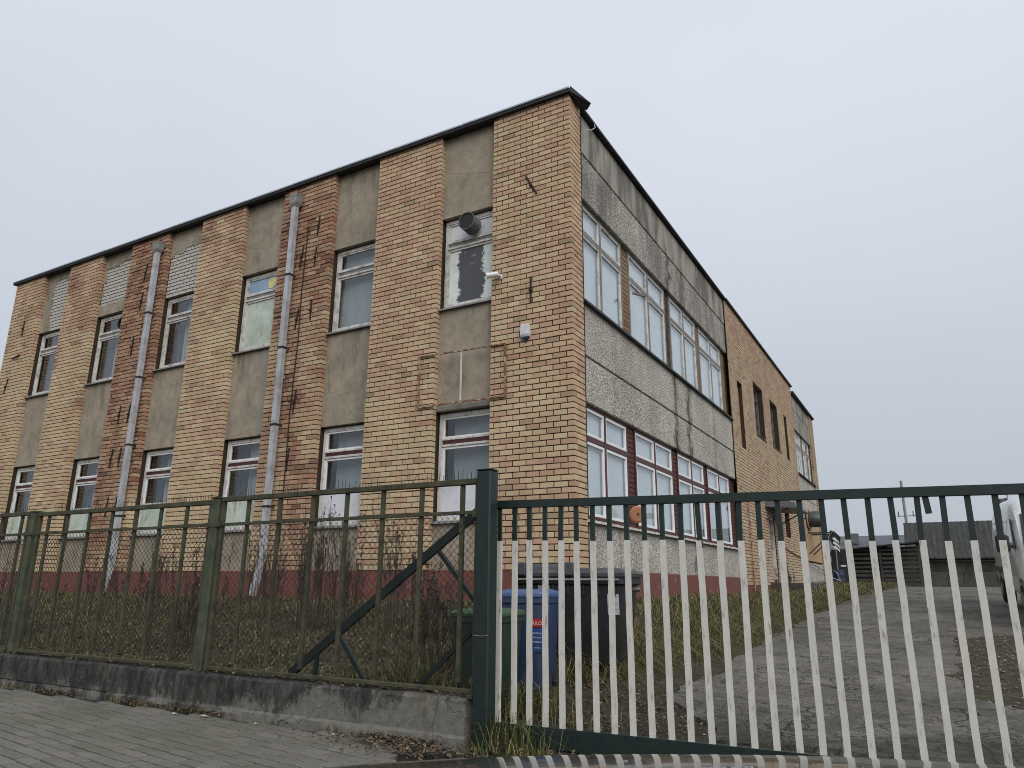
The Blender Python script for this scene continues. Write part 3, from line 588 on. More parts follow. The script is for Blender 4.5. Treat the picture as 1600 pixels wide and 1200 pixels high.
def front_window(i, up):
    x0, x1 = BAYS[i]; z0, z1 = (US, UT+.06) if up else (LS, LT+.06)
    w = link('window', None, bld); w.location = (0, 0, 0)
    tz = 7.63 if up else 3.66; y0, y1 = RD+.10, RD+.17
    f = MB(); pane_grid(f, x0+.01, x1-.01, z0, z1-.03, .075, y0, y1)
    f.cbox(x0+.08, x1-.08, y0-.012, y1, tz+.045, tz+.085, .004); f.cbox(x0+.08, x1-.08, y0-.012, y1, tz-.075, tz-.03, .004)
    f.obj('frame', 'wframe', w)
    MB().cbox(x0+.08, x1-.08, y0+.004, y1-.004, tz-.03, tz+.045, .003).obj('transom', 'redframe' if not up else 'greyframe', w)
    c = MB(); pane_grid(c, x0+.086, x1-.086, z0+.076, tz-.076, .045, y0+.012, y1-.012); pane_grid(c, x0+.086, x1-.086, tz+.086, z1-.106, .035, y0+.012, y1-.012)
    c.obj('casement', 'wcasement' if not up else 'wframe', w)
    s = MB(); s.add([(x0+.004, RD+.12, z0+.015), (x1-.004, RD+.12, z0+.015), (x1-.004, RD-.075, z0-.022), (x0+.004, RD-.075, z0-.022), (x0+.004, RD+.12, z0-.015), (x1-.004, RD+.12, z0-.015), (x1-.004, RD-.075, z0-.055), (x0+.004, RD-.075, z0-.055)],
                    [(0, 1, 2, 3), (4, 7, 6, 5), (0, 4, 5, 1), (1, 5, 6, 2), (2, 6, 7, 3), (3, 7, 4, 0)]); s.obj('sill', 'galvdull', w)
    yg = y0+.035
    def pane(za, zb, m='glass', nm='pane', yy=None): return MB().box(x0+.125, x1-.125, (yy or yg), (yy or yg)+.006, za, zb).obj(nm, m, w)
    lo, hi = (z0+.12, tz-.12), (tz+.12, z1-.14)
    if up:
        if i == 0:
            pane(hi[0]-.03, hi[1]+.03, 'board_white', 'panel'); pane(*lo, 'peel', 'painted_pane')
            t = MB(); cx, cz = x0+.72, (hi[0]+hi[1])/2-.03; rings = []
            prof = [(.02, .18), (-.22, .18), (-.22, .168), (-.02, .168)]
            for yy, r in prof: rings.append([(cx+r*math.cos(a)+(-.0 if yy > -.1 else -.02), RD+yy, cz+r*math.sin(a)+(.03 if yy < -.1 else 0)) for a in [2*math.pi*k/28 for k in range(28)]])
            t.loft(rings, capa=False, capb=True); t.obj('vent_pipe', m_plain('soot_pipe', (.13, .13, .125), .6, .2, .3, 12), w, smooth=True)
            d = MB(); d.loft([[(cx-.02+0.166*math.cos(a), RD-.20, cz+.03+0.166*math.sin(a)) for a in [2*math.pi*k/20 for k in range(20)]], [(cx-.02+0.166*math.cos(a), RD-.198, cz+.03+0.166*math.sin(a)) for a in [2*math.pi*k/20 for k in range(20)]]]); d.obj('pipe_shade_disc', 'black', w)  # disc just inside the rim, painted black for the shade in the pipe
        elif i == 2:
            pane(hi[0], hi[1], 'bluepane', 'blue_pane'); pane(*lo, 'board_green', 'painted_pane')
            d = MB(); cx, cz = x1-.42, (hi[0]+hi[1])/2
            d.loft([[(cx+.14*math.cos(a), yg-yy, cz+.14*math.sin(a)) for a in [2*math.pi*k/24 for k in range(24)]] for yy in (.001, .012)]); d.obj('disc', 'yellow', w)
        else:
            pane(*hi); pane(*lo)
            if i == 4:
                d = MB(); cx, cz = x1-.36, (hi[0]+hi[1])/2
                d.loft([[(cx+r*math.cos(a), yg-yy, cz+r*math.sin(a)) for a in [2*math.pi*k/24 for k in range(24)]] for yy, r in ((0, .17), (.04, .17), (.04, .14), (-.05, .14))]); d.obj('vent_hole', 'black', w)
            if i == 1: curtain('curtain', x0+.02, x1-.02, z0, z1, RD+.30, 'curtain_grey', w, .006, 20)
            else: curtain('curtain', x0+.55, x1-.02, z0, z1, RD+.30, 'curtain_grey', w); curtain('curtain', x0+.02, x0+.5, z0, z1, RD+.42, 'room_dark', w)  # left sheet is no cloth: room darkness put into its colour
    else:
        pane(*hi); pane(*lo)
        top = z0+(.68 if i < 2 else .72)
        MB().cbox(x0+.10, x1-.10, y0+.004, y0+.028, z0+.07, top, .003).obj('board', 'board_white' if i < 2 else 'board_green', w)
        if i < 2: curtain('curtain', x0+.18, x1-.02, z0, z1, RD+.36, 'curtain_grey', w, .008, 16)
        else: curtain('curtain', x0+.5, x1-.02, z0, z1, RD+.34, 'curtain_grey', w); curtain('curtain', x0+.02, x0+.52, z0, z1, RD+.45, 'room_dark', w)  # left sheet again paints the dark room, right one is the curtain
for i in range(6): front_window(i, True); front_window(i, False)

# side wall panels
def side_panels():
    def pan(nm, y0, y1, z0, z1, m, x=-.055, ch=.012): return MB().cbox(-.5, x, y0, y1, z0, z1, ch).obj(nm, m, bld)
    for a, c in ((.478, 5.84), (5.865, 11.54)):
        pan('concrete_panel', a, c, PT+.0, LS-.045, 'pebble'); pan('concrete_panel', a, c, LT+.05, 5.05, 'pebble'); pan('concrete_panel', a, c, 5.075, 6.06, 'pebble', -.045)
        pan('concrete_panel', a, c, UT+.03, 9.12, 'pebble_dark'); pan('parapet_panel', a, c, 9.145, 9.97, 'stained', -.048)
    for a, c in ((23.72, 29.08),):
        pan('concrete_panel', a, c, PT-.1, LS-.045, 'pebble'); pan('concrete_panel', a, c, 4.1, 5.05, 'pebble'); pan('concrete_panel', a, c, 5.075, 6.06, 'pebble'); pan('concrete_panel', a, c, UT-.02, 9.0, 'pebble_dark'); pan('parapet_panel', a, c, 9.02, 9.72, 'stained')
    # metal sills under each row
    for a, c, z, m in ((.475, 11.56, LS-.03, 'wframe'), (.475, 11.56, 6.085, 'flash'), (23.72, 29.08, 6.08, 'flash')):
        b = MB(); b.add([(-.2, a, z+.02), (-.2, c, z+.02), (.035, c, z-.015), (.035, a, z-.015), (-.2, a, z-.005), (-.2, c, z-.005), (.035, c, z-.06), (.035, a, z-.06)],
                        [(0, 1, 2, 3), (4, 7, 6, 5), (0, 4, 5, 1), (1, 5, 6, 2), (2, 6, 7, 3), (3, 7, 4, 0)]); b.obj('sill', m, bld)
side_panels()
def side_window(y0, y1, z0, z1, tz, style, x=-.13, cur='curtain', open_y=None):
    w = link('window', None, bld)
    fm, cm = ('redframe', 'wcasement') if style == 'red' else ('greyframe', 'wframe')
    f = MB(); t = .05; ym = (y0+y1)/2; xa, xb = x-.06, x
    def B(b, ya, yb, za, zb, xo=0, xi=0): b.cbox(xa+xi, xb+xo, ya, yb, za, zb, .003)
    B(f, y0, y0+t, z0, z1); B(f, y1-t, y1, z0, z1); B(f, ym-.035, ym+.035, z0, z1, .004); B(f, y0+t, y1-t, z0, z0+t, -.002); B(f, y0+t, y1-t, z1-t, z1, -.002); B(f, y0+t, y1-t, tz-.05, tz+.05, -.003)
    f.obj('frame', fm, w)
    for ya, yb in ((y0+t, ym-.035), (ym+.035, y1-t)):
        for za, zb in ((z0+t, tz-.05), (tz+.05, z1-t)):
            c = MB(); k = .055 if style == 'red' else .045
            for q in ((ya+.004, ya+k, za+.004, zb-.004), (yb-k, yb-.004, za+.004, zb-.004), (ya+k, yb-k, za+.004, za+k), (ya+k, yb-k, zb-k, zb-.004)): B(c, *q, xo=-.008, xi=.006)
            c.obj('casement', cm, w)
            MB().box(xa+.02, xa+.026, ya+k-.008, yb-k+.008, za+k-.008, zb-k+.008).obj('pane', 'glass', w)
    if cur: curtain('curtain', y0+.03, y1-.03, z0, z1, -(x-.10), cur, w, .004, 14, yaxis=True)
    return w
SW = [(.485, 2.775), (3.185, 5.655), (6.025, 8.335), (8.625, 11.045)]
for k, (a, c) in enumerate(SW):
    side_window(a, c, LS, LT+.04, 3.62, 'red' if k < 4 else 'grey'); side_window(a, c, 6.11, UT+.02, 7.56, 'grey')
side_window(24.06, 26.19, 6.11, UT-.03, 7.5, 'grey'); side_window(26.61, 28.69, 6.11, UT-.03, 7.5, 'grey')
# the vent flap standing open at the second upper window
MB().bar((-.09, 3.28, 7.22), (.20, 3.34, 7.12), .05, .05).obj('window_stay', 'greyframe', bld)
def grille(y0, y1, z0, z1):
    w = link('window', None, bld); b = MB(); x = -.10
    for k in range(1, 7):
        y = lerp(y0, y1, k/7); b.tube([(x, y, z0), (x, y, z1)], .008, 5)
    for k in range(1, 5): z = lerp(z0, z1, k/5); b.tube([(x, y0, z), (x, y1, z)], .007, 5)
    b.obj('grille', 'rustdark', w); MB().box(-.26, -.254, y0, y1, z0, z1).obj('pane', 'glass', w)
    f = MB()
    for q in ((y0, y0+.06, z0, z1), (y1-.06, y1, z0, z1), ((y0+y1)/2-.03, (y0+y1)/2+.03, z0, z1), (y0, y1, z0, z0+.06), (y0, y1, z1-.5, z1-.44), (y0, y1, z1-.06, z1)): f.box(-.25, -.19, *q)
    f.obj('frame', 'greyframe', w); MB().box(-.4, -.37, y0, y1, z0, z1).obj('curtain', 'room_dark', w)  # flat backing board, coloured dark in place of the shaded room
    MB().box(-.2, .03, y0-.0, y1+.0, z0-.03, z0+.003).obj('sill', 'flash', w)
grille(15.1, 16.75, 6.25, 8.2); grille(18.1, 19.65, 6.3, 8.2)
for y0, y1, z0, z1 in ((12.55, 13.25, 5.36, 7.55), (21.1, 21.8, 6.3, 8.2)):
    w = link('blind_window', None, bld); b = MB()
    for r in range(int((z1-z0)/CR)):
        for a, c in course(y0, y1, y0+(.13 if r % 2 else 0)): add_side(b, a+.005, c-.005, z0+r*CR+.006, BH, 0, .05, tuple(v*.8 for v in random.choice(PAL['p'])), x0=-.13)
    o = b.obj('infill_brick', 'brick', w, tint=True, fix=False); o['kind'] = 'stuff'; MB().box(-.4, -.145, y0, y1, z0, z1).obj('infill', 'mortar', w)
# roof edge
def roof():
    r = MB(); r.box(-18.5, -.5, .45, 29.8, 9.6, 9.99); r.obj('roof', 'flash', bld)
    f = MB(); f.add([(-19.02, -.075, 10.012), (.06, -.075, 10.012), (.06, -.085, 10.065), (-19.02, -.085, 10.065), (-19.02, .5, 10.035), (.07, .5, 10.035), (.07, .5, 10.12), (-19.02, .5, 10.12)],
                    [(0, 1, 2, 3), (3, 2, 6, 7), (0, 4, 5, 1), (1, 5, 6, 2), (0, 3, 7, 4), (4, 7, 6, 5)]); f.obj('roof_edge', 'flash', bld)
    for k in range(8):
        a = -19.0+k*2.38; MB().box(a+.01, a+2.37, -.098, -.04, 10.067+.004*(k % 2), 10.10+.004*(k % 2)).obj('edge_strip', 'flash_light', bld)
    s = MB(); s.box(-.4, .06, .52, 11.6, 9.985, 10.03); s.box(-.4, .075, 11.6, 23.8, 9.985, 10.045); s.box(-.4, .10, 23.8, 30.4, 9.74, 9.81); s.obj('roof_edge', 'flash', bld)
    c = MB(); c.add([(.06, -.09, 10.11), (.27, .40, 9.97), (.16, .46, 9.90), (.02, .40, 9.91), (.05, -.08, 10.0), (.0, .3, 10.06)], [(0, 1, 5), (0, 4, 1), (1, 2, 3), (1, 3, 5), (4, 2, 1), (4, 3, 2), (5, 3, 4), (0, 5, 4)]); c.obj('loose_flashing', 'flash', bld)
    w = MB(); w.tube([(.06, 1.05, 9.98), (.09, 1.0, 9.86), (.075, .82, 9.70), (.03, .62, 9.62)], .006, 5); w.obj('loose_wire', 'white', bld)
roof()
def plinth():
    b = MB(); b.cbox(-18.9, -.012, .016, .6, .3, PT+.002, .01); b.cbox(-.6, -.0121, .616, 18.2, .3, PT+.001, .01); b.box(-.6, -.012, .0161, .617, .3, PT); b.cbox(-.6, -.0122, 18.2, 30.28, .6, PT-.12, .01)
    b.obj('plinth', 'plinth', bld)
plinth()
# downpipes
def downpipe(x, foot):
    d = link('downpipe', None, bld); p = MB(); y = -.13
    zt, zb = 9.45, foot[2]
    def sq(xa, ya, za, xb, yb, zb_): p.bar((xa, ya, za), (xb, yb, zb_), .125, .105, (0, 1, 0))
    zs = [zt, 7.75, 6.05, 4.35, 2.65, 1.55]
    for k in range(len(zs)-1): sq(x+.004*(k % 2), y, zs[k], x-.003*(k % 2), y, zs[k+1]+.004)
    p.obj('pipe', 'galv', d)
    MB().bar((x, y, 1.56), (foot[0], foot[1], foot[2]), .12, .10, (0, 1, 0)).obj('outlet', 'galv', d)
    h = MB(); h.loft([[(x-a, y-c, z), (x+a, y-c, z), (x+a, y+c, z), (x-a, y+c, z)] for z, a, c in ((9.42, .068, .058), (9.50, .105, .09), (9.66, .112, .095), (9.67, .12, .10), (9.70, .12, .10))]); h.obj('hopper', 'galvdull', d)
    for z in zs[1:-1]:
        b = MB(); b.box(x-.075, x+.075, y-.065, y-.054, z-.02, z+.02); b.box(x-.078, x-.066, y-.06, .0, z-.02, z+.02); b.box(x+.066, x+.078, y-.06, .0, z-.02, z+.02); b.obj('bracket', 'rustdark', d)
downpipe(-6.84, (-6.90, -.24, .90)); downpipe(-11.78, (-11.80, -.22, .90))
# rusted wall ties in the brick
TIES = [(-.80, 8.33, -28), (-.81, 6.24, 0), (-18.05, 8.45, 0), (-18.4, 6.7, 12), (-18.75, 5.45, 10), (-12.35, 9.05, 8), (-11.98, 9.3, 6), (-12.36, 8.25, 6), (-12.02, 8.3, 9), (-12.46, 7.0, 3), (-12.06, 7.05, 5),
        (-12.56, 5.2, 4), (-12.17, 5.2, 5), (-12.62, 4.1, 5), (-12.28, 4.1, 2), (-6.18, 8.85, 5), (-6.2, 8.1, 2), (-6.2, 6.85, 0), (-6.62, 8.2, 8), (-6.6, 6.7, 8), (-6.45, 4.85, 5), (-6.5, 3.6, 4), (-12.5, 2.9, 4), (-12.15, 2.9, 4), (-18.3, 4.3, 6)]
for x, z, a in TIES:
    b = MB(); t = R(a); h = .24; dx, dz = math.sin(t)*h, math.cos(t)*h
    b.bar((x+dx, -.012, z+dz), (x-dx, -.012, z-dz), .028, .022, (0, 1, 0)); b.tube([(x, -.05, z-.02), (x, .0, z-.02)], .028, 6); b.obj('wall_tie', 'rustdark', bld)
MB().bar((-18.35, -.02, 7.55), (-17.95, -.02, 7.6), .03, .05, (0, 1, 0)).obj('iron_bar', 'rust', bld)
for pts in ([(-6.48, -.02, 8.9), (-6.52, -.02, 7.4), (-6.5, -.015, 6.2), (-6.55, -.02, 4.6), (-6.52, -.015, 1.9)],): MB().tube(pts, .012, 5).obj('cable', 'rustdark', bld)
# side entrance: door, canopy, step, pipes
door = link('door', None, bld)
MB().cbox(-.22, -.16, 16.0, 16.95, 1.25, 3.4, .004).obj('leaf', 'galvdull', door); b = MB(); b.box(-.2, -.05, 15.955, 16.02, 1.25, 3.6); b.box(-.2, -.05, 16.94, 16.995, 1.25, 3.6); b.box(-.2, -.05, 16.02, 16.94, 3.42, 3.6); b.obj('door_frame', 'wframe', door)
MB().tube([(-.12, 16.1, 2.3), (-.12, 16.1, 2.5)], .012, 6).obj('handle', 'steel', door)
b = MB(); b.loft([[(xx, ya, zz) for xx, zz in ((0.0, 3.78), (0, 3.98), (.55, 4.0), (.95, 3.88), (1.0, 3.74), (.97, 3.70))] for ya in (15.45, 18.1)]); b.obj('canopy', m_plain('canopy_sheet', (.115, .12, .135), .5, .1, .15, 3), bld)
for yy in (15.55, 18.0): MB().bar((.0, yy, 3.35), (.8, yy, 3.75), .035, .035).obj('canopy_bracket', 'rustdark', bld)
b = MB(); b.cbox(-.02, 1.25, 15.3, 18.4, .7, 1.27, .02); b.cbox(1.25, 1.6, 15.3, 18.4, .7, 1.1, .02); b.obj('entrance_step', m_plain('step_concrete', (.052, .05, .046), .9, 0, .3, 4, .3), bld)
b = MB(); b.tube([(.05, 12.6, 1.0), (.05, 12.6, 3.85)], .02, 6); b.tube([(.06, 13.9, .95), (.06, 13.9, 2.55), (.02, 13.8, 2.62)], .025, 6); b.tube([(.05, 17.4, 1.3), (.05, 17.4, 3.6)], .04, 8); b.tube([(.03, 17.2, 2.6), (.04, 23.6, 2.2), (.12, 30.3, 1.75)], .022, 6); b.obj('wall_pipe', 'rust', bld)
b = MB(); b.tube([(.05, 12.62, 3.84), (.05, 12.2, 3.92)], .02, 6); b.obj('wall_pipe', 'galvdull', bld)
for k in range(9): MB().cbox(-.05, -.02+.004*(k % 3), 24.3+k*.5, 24.78+k*.5, 2.25, 4.05, .005).obj('cladding_board', 'plywood', bld)
MB().box(-.5, -.07, 23.8, 29.05, 2.19, 4.1).obj('infill', 'mortar', bld)
# ------------------------------------------------------------------ things fixed on the walls
t = thing('security_camera', 'small white security camera on the corner brick pier beside the upper window', 'security camera', (-1.50, 0, 6.58))
b = MB(); b.tube([(.06, -.10, .05), (-.11, -.17, .03)], .05, 12); b.obj('housing', 'white', t, smooth=True); b = MB(); b.tube([(-.10, -.166, .032), (-.135, -.18, .026)], .055, 12); b.obj('hood', 'white', t)
b = MB(); b.tube([(.05, 0, .03), (.05, -.11, .04)], .035, 10); b.cbox(-.0, .10, -.022, .0, -.02, .08, .004); b.obj('bracket', 'wframe', t)
t = thing('alarm_siren', 'white box alarm siren with dark base on the corner brick pier', 'alarm box', (-.905, 0, 5.30))
b = MB(); b.loft([[(-w, -.0, z), (w, -.0, z), (w, -d, z), (-w, -d, z)] for z, w, d in ((.05, .078, .06), (.09, .085, .075), (.27, .08, .07), (.285, .07, .055))]); b.obj('housing', 'board_white', t)
b = MB(); b.loft([[(-w, -.0, z), (w, -.0, z), (w, -d, z), (-w, -d, z)] for z, w, d in ((.0, .03, .03), (.02, .06, .05), (.049, .075, .058))]); b.obj('strobe', 'bin_blue', t); MB().cbox(-.02, .02, -.03, -.001, -.04, -.0005, .003).obj('cable_entry', 'black', t)
t = thing('sign_frame', 'rusty empty sign frame with peeling paint bolted over the plaster field', 'sign frame', (-2.25, -.03, 4.33))
b = MB(); A, B_, C_, D_ = (-.94, 0, .0), (.95, 0, .0), (.93, 0, .96), (-.94, 0, .99)
b.bar(A, B_, .03, .03); b.obj('bottom_rail', 'rust', t); b = MB(); b.bar((D_[0], 0, D_[2]), (C_[0], 0, C_[2]), .026, .026); b.obj('top_rail', 'rust', t)
for p, q in ((A, D_), (B_, C_)): b = MB(); b.bar(p, q, .026, .026, (0, 1, 0)); b.obj('stile', 'rust', t)
b = MB(); b.bar((.0, .005, .03), (.0, .005, .95), .028, .02, (0, 1, 0)); b.obj('centre_bar', 'wframe', t)
for p in ((-.8, .03, .0), (.8, .03, .0), (-.8, .03, .97), (.8, .03, .96)): MB().tube([(p[0], -.01, p[2]), (p[0], .03, p[2])], .012, 6).obj('bolt', 'rust', t)
t = thing('warning_disc', 'round orange reflector plate fixed beside the first lower side window', 'reflector', (.10, 2.56, 2.44), None, R(-58))
b = MB(); b.loft([[(x, r*math.cos(a), r*math.sin(a)) for a in [2*math.pi*k/24 for k in range(24)]] for x, r in ((0, .16), (.02, .16), (.03, .13))]); b.obj('disc', 'orange', t); MB().tube([(.03, 0, 0), (.045, 0, 0)], .02, 8).obj('bolt', 'rustdark', t)
MB().bar((-.14, .0, .0), (.0, .0, .0), .03, .03).obj('bracket', 'rustdark', t)
t = thing('extractor_fan', 'grey ventilation fan housing on wooden bracket at the far end of the side wall', 'ventilation unit', (.02, 25.2, 3.55))
b = MB(); rr = [(.05, .42), (.15, .45), (.45, .45), (.6, .36), (.66, .2)]; b.loft([[(x, r*math.cos(a), .55+r*.8*math.sin(a)) for a in [2*math.pi*k/20 for k in range(20)]] for x, r in rr]); b.obj('housing', m_plain('fan_housing', (.075, .08, .085), .5, .3, .25, 4), t, smooth=True)
b = MB(); b.loft([[(x, r*math.cos(a), .55+r*.8*math.sin(a)) for a in [2*math.pi*k/24 for k in range(24)]] for x, r in ((.01, .6), (.05, .6), (.05, .47), (.01, .47))]); b.obj('flange', 'plywood', t)
b = MB(); b.bar((.0, -.6, -.1), (1.0, -.6, -.1), .06, .06); b.bar((.0, .6, -.1), (1.0, .6, -.1), .06, .06); b.bar((.95, -.7, -.04), (.95, .7, -.04), .06, .06); b.obj('bracket', 'oldwood', t)
for yy in (-.6, .6): MB().bar((.0, yy, -1.0), (.95, yy, -.13), .05, .05).obj('strut', 'oldwood', t)

# ------------------------------------------------------------------ low concrete wall under the fence
def low_wall():
    w = thing('low_wall', 'low black stained concrete wall carrying the chain link fence', 'wall', (0, 0, 0))
    def seg(nm, x0, x1, ya, yb, z0, z1, r):
        b = MB(); n = int((x1-x0)/.07)+1; rings = []
        for i in range(n+1):
            x = lerp(x0, x1, i/n); q = lambda k: r*mnoise.noise((x*3.1, k*5.3, 2))+.5*r*mnoise.noise((x*11, k*3, 8))
            rings.append([(x, ya+q(1), z0), (x, ya+q(2)*.6, lerp(z0, z1, .5)), (x, ya+.004+q(3), z1-.02), (x, ya+.025+q(4), z1+q(5)*.5), (x, (ya+yb)/2, z1+.008+q(6)*.8), (x, yb-.03, z1+q(7)*.6), (x, yb, z1-.03), (x, yb, z0)])
        b.loft(rings); return b.obj(nm, 'concrete', w, smooth=True)
    ya, yb = FY-.10, FY+.13
    for x0, x1 in ((-16.0, -8.9), (-8.895, -4.30), (-4.295, 1.72)): seg('wall_section', x0, x1, ya, yb, .075, .325, .012)
    seg('footing', -16, -2.6, ya-.005, yb, -.06, .0745, .01); seg('footing', -2.595, 1.735, ya-.03, yb, -.06, .074, .012)
low_wall()

# ------------------------------------------------------------------ chain link fence panels
GR = 'chain link fence panels on the low wall'
def chainlink(x0, x1, z0, z1):
    b = MB(); p = .064; h = p/2; n = int((x1-x0)/h); m = int((z1-z0)/h); r = .0027
    for i in range(n):
        base = x0+i*h; pts = []
        for k in range(m+1):
            on = (k+i) % 2; x = base+(h if on else 0)
            sag = .014*mnoise.noise((x*1.5, k*.05, x0)); pts.append((x+sag, FY+(.004 if on else -.004)+sag, z0+k*h))
        b.tube(pts, r, 3, cap=False)
    return b
spike_mesh = None
def fence_panel(x0, x1, label, pick, gaps):
    global spike_mesh
    t = thing('chain_link_fence', label, 'fence', ((x0+x1)/2, FY, .33), GR); ox, oz = (x0+x1)/2, .33
    def put(b, nm, m='mossy'):
        b.v = [(x-ox, y-FY, z-oz) for x, y, z in b.v]; return b.obj(nm, m, t)
    def zt(x): return 1.985-.0*(x)
    dz = .012*math.sin(x0*3)
    b = MB(); b.cbox(x0, x1, FY-.028, FY+.02, 1.925+dz, 1.972+dz, .004); put(b, 'top_rail')
    b = MB(); b.cbox(x0, x1, FY-.03, FY-.012, 1.692, 1.722, .003); put(b, 'middle_rail')
    b = MB(); b.cbox(x0, x1, FY-.03, FY+.015, .352, .384, .004); put(b, 'bottom_rail')
    for x in (x0, x1-.04): b = MB(); b.cbox(x, x+.04, FY-.022, FY+.022, .35, 1.924+dz, .004); put(b, 'stile')
    for x in pick: b = MB(); b.bar((x, FY+.006, .425), (x+random.uniform(-.006, .006), FY+.006, 1.924+dz), .036, .026, (0, 1, 0)); put(b, 'picket')
    put(chainlink(x0+.04, x1-.04, .42, 1.70), 'chain_link_mesh', 'wire')
    if spike_mesh is None:
        s = MB(); s.tube([(0, 0, 0), (0, 0, .085)], [.0032, .0022], 4); spike_mesh = s.mesh('spike', 'wire')
    x = x0+.05
    while x < x1-.03:
        if not any(a < x < c for a, c in gaps):
            o = link('spike', spike_mesh, t); o.location = (x-ox, -.002, 1.972+dz-oz-.002); o.rotation_euler = (random.gauss(0, .06), random.gauss(0, .03) if random.random() > .05 else .5, 0); o.scale = (1, 1, random.uniform(.6, 1.15))
        x += .042*random.choice([1, 1, 1, 1.6])
    for x in (x0+.02, x1-.06): b = MB(); b.cbox(x, x+.05, FY-.06, FY+.06, .320, .352, .006); put(b, 'foot_plate', 'mossy')
fence_panel(-1.30, 1.765, 'rusty green fence panel between the gate post and the round-edged post', (-.923, -.499, -.075, .34, .76, 1.174, 1.587), ((-.86, -.62), (-.2, .1), (.75, .95)))
fence_panel(-4.60, -1.44, 'middle mossy green fence panel behind which tall dry weeds stand', (-4.413+.02, -4.004, -3.563, -3.131, -2.697, -2.274, -1.851), ((-4.5, -4.3), (-2.6, -2.45)))
fence_panel(-7.95, -4.80, 'leftmost green fence panel cut by the edge of the photo', (-7.6, -7.17, -6.75, -6.32, -5.9, -5.46, -5.0), ((-6.6, -6.2),))
for x, w, lab in ((-1.372, .115, 'wide faded green fence post nearest the gate'), (-4.70, .085, 'narrow green fence post at the left end of the middle panel')):
    t = thing('fence_post', lab, 'fence post', (x, FY, .30), 'fence posts')
    b = MB(); b.cbox(-w/2, w/2, -.045, .05, 0, 1.67, .012); b.obj('shaft', 'post_old', t); b = MB(); b.loft([[(-w/2-.004, -.05, z), (w/2+.004, -.05, z), (w/2+.004, .055, z), (-w/2-.004, .055, z)] for z in (1.671, 1.685)]); b.obj('cap', 'post_old', t)
    b = MB(); b.cbox(-w/2-.06, w/2+.06, -.052, -.0455, 1.385, 1.43, .003); b.obj('strap', 'mossy', t); b = MB(); b.cbox(-w/2-.03, w/2+.03, -.07, .07, 0, .03, .004); b.obj('foot_plate', 'mossy', t)

# ------------------------------------------------------------------ gate post and sliding gate
t = thing('gate_post', 'thick square dark green steel gate post at the end of the wall', 'gate post', (1.845, FY-.03, 0))
MB().cbox(-.064, .064, -.064, .064, -.1, 2.03, .01).obj('shaft', 'gate', t); MB().cbox(-.068, .068, -.068, .068, 2.0302, 2.04, .004).obj('cap', 'gate', t)
MB().tube([(-.068, -.068, .78), (.0, -.071, .775), (.069, -.068, .782)], .003, 4).obj('wire_tie', 'galvdull', t)
for z in (1.66, .42): MB().cbox(-.13, -.0645, -.02, .03, z, z+.05, .004).obj('hinge_lug', 'mossy', t)
GY = FY+.15
gate = thing('sliding_gate', 'dark green sliding gate with bars wrapped white below the top', 'gate', (1.86, GY, 0))
SAG = -.0205
def gz(x, z): return z+SAG*(x-1.86)*(z/1.8)
def gput(b, nm, m, p=None):
    b.v = [(x-1.86, y-GY, z) for x, y, z in b.v]; o = b.obj(nm, m, p or gate); return o
X1 = 6.35
b = MB(); b.bar((1.80, GY, 1.779), (X1, GY, gz(X1, 1.779)), .06, .058); gput(b, 'top_rail', 'gate')
b = MB(); b.bar((-1.0, GY+.01, .045), (X1, GY+.01, .085), .09, .105); gput(b, 'bottom_beam', 'gate')
b = MB(); b.bar((1.70, GY, .112), (X1, GY, .150), .05, .068); gput(b, 'bottom_rail', 'gate')
bars = [1.86+.1352*k for k in range(33)]
for k, x in enumerate(bars):
    if x > X1-.03: break
    tilt = random.gauss(0, .005); zt, zw, zb = gz(x, 1.75), 1.489+(-.0219)*(x-1.86)+random.gauss(0, .003), .146+.0084*(x-1.86)
    w = .036; b = MB(); b.bar((x+tilt, GY, zt), (x, GY, zw-.05), w*.93, .022, (0, 1, 0)); o = gput(b, 'bar', 'gate')
    s = MB(); n = 7; rings = []
    for i in range(n+1):
        z = lerp(zb, zw, i/n); e = .0022*random.uniform(-1, 1); hw = w/2+.0012; cx = x+tilt*(i/n)*.8
        rings.append([(cx-hw+e, GY-.0135, z), (cx+hw+e, GY-.0135, z), (cx+hw+e, GY+.0135, z), (cx-hw+e, GY+.0135, z)])
    s.loft(rings); s.v = [(p[0]-1.86, p[1]-GY, p[2]) for p in s.v]; so = s.obj('white_sleeve', 'sleeve', o)
b = MB(); b.bar((4.885, GY, 1.70), (4.895, GY, 1.585), .036, .024, (0, 1, 0)); gput(b, 'stub', 'gate')
for a, c, w, nm in (((1.70, 1.765), (-.33, .36), .07, 'brace'), ((1.248, 1.435), (1.70, .95), .034, 'strut'), ((.20, .735), (.55, .34), .034, 'strut'), ((1.70, .86), (1.10, .35), .034, 'strut'), ((-.02, .58), (-.03, .3), .034, 'strut')):
    b = MB(); b.bar((a[0], GY, a[1]), (c[0], GY, c[1]), w, .04 if nm == 'brace' else .03, (0, 1, 0)); gput(b, nm, 'gate')
b = MB(); b.cbox(1.67, 1.71, GY-.02, GY+.02, .15, 1.80, .004); gput(b, 'end_stile', 'gate')
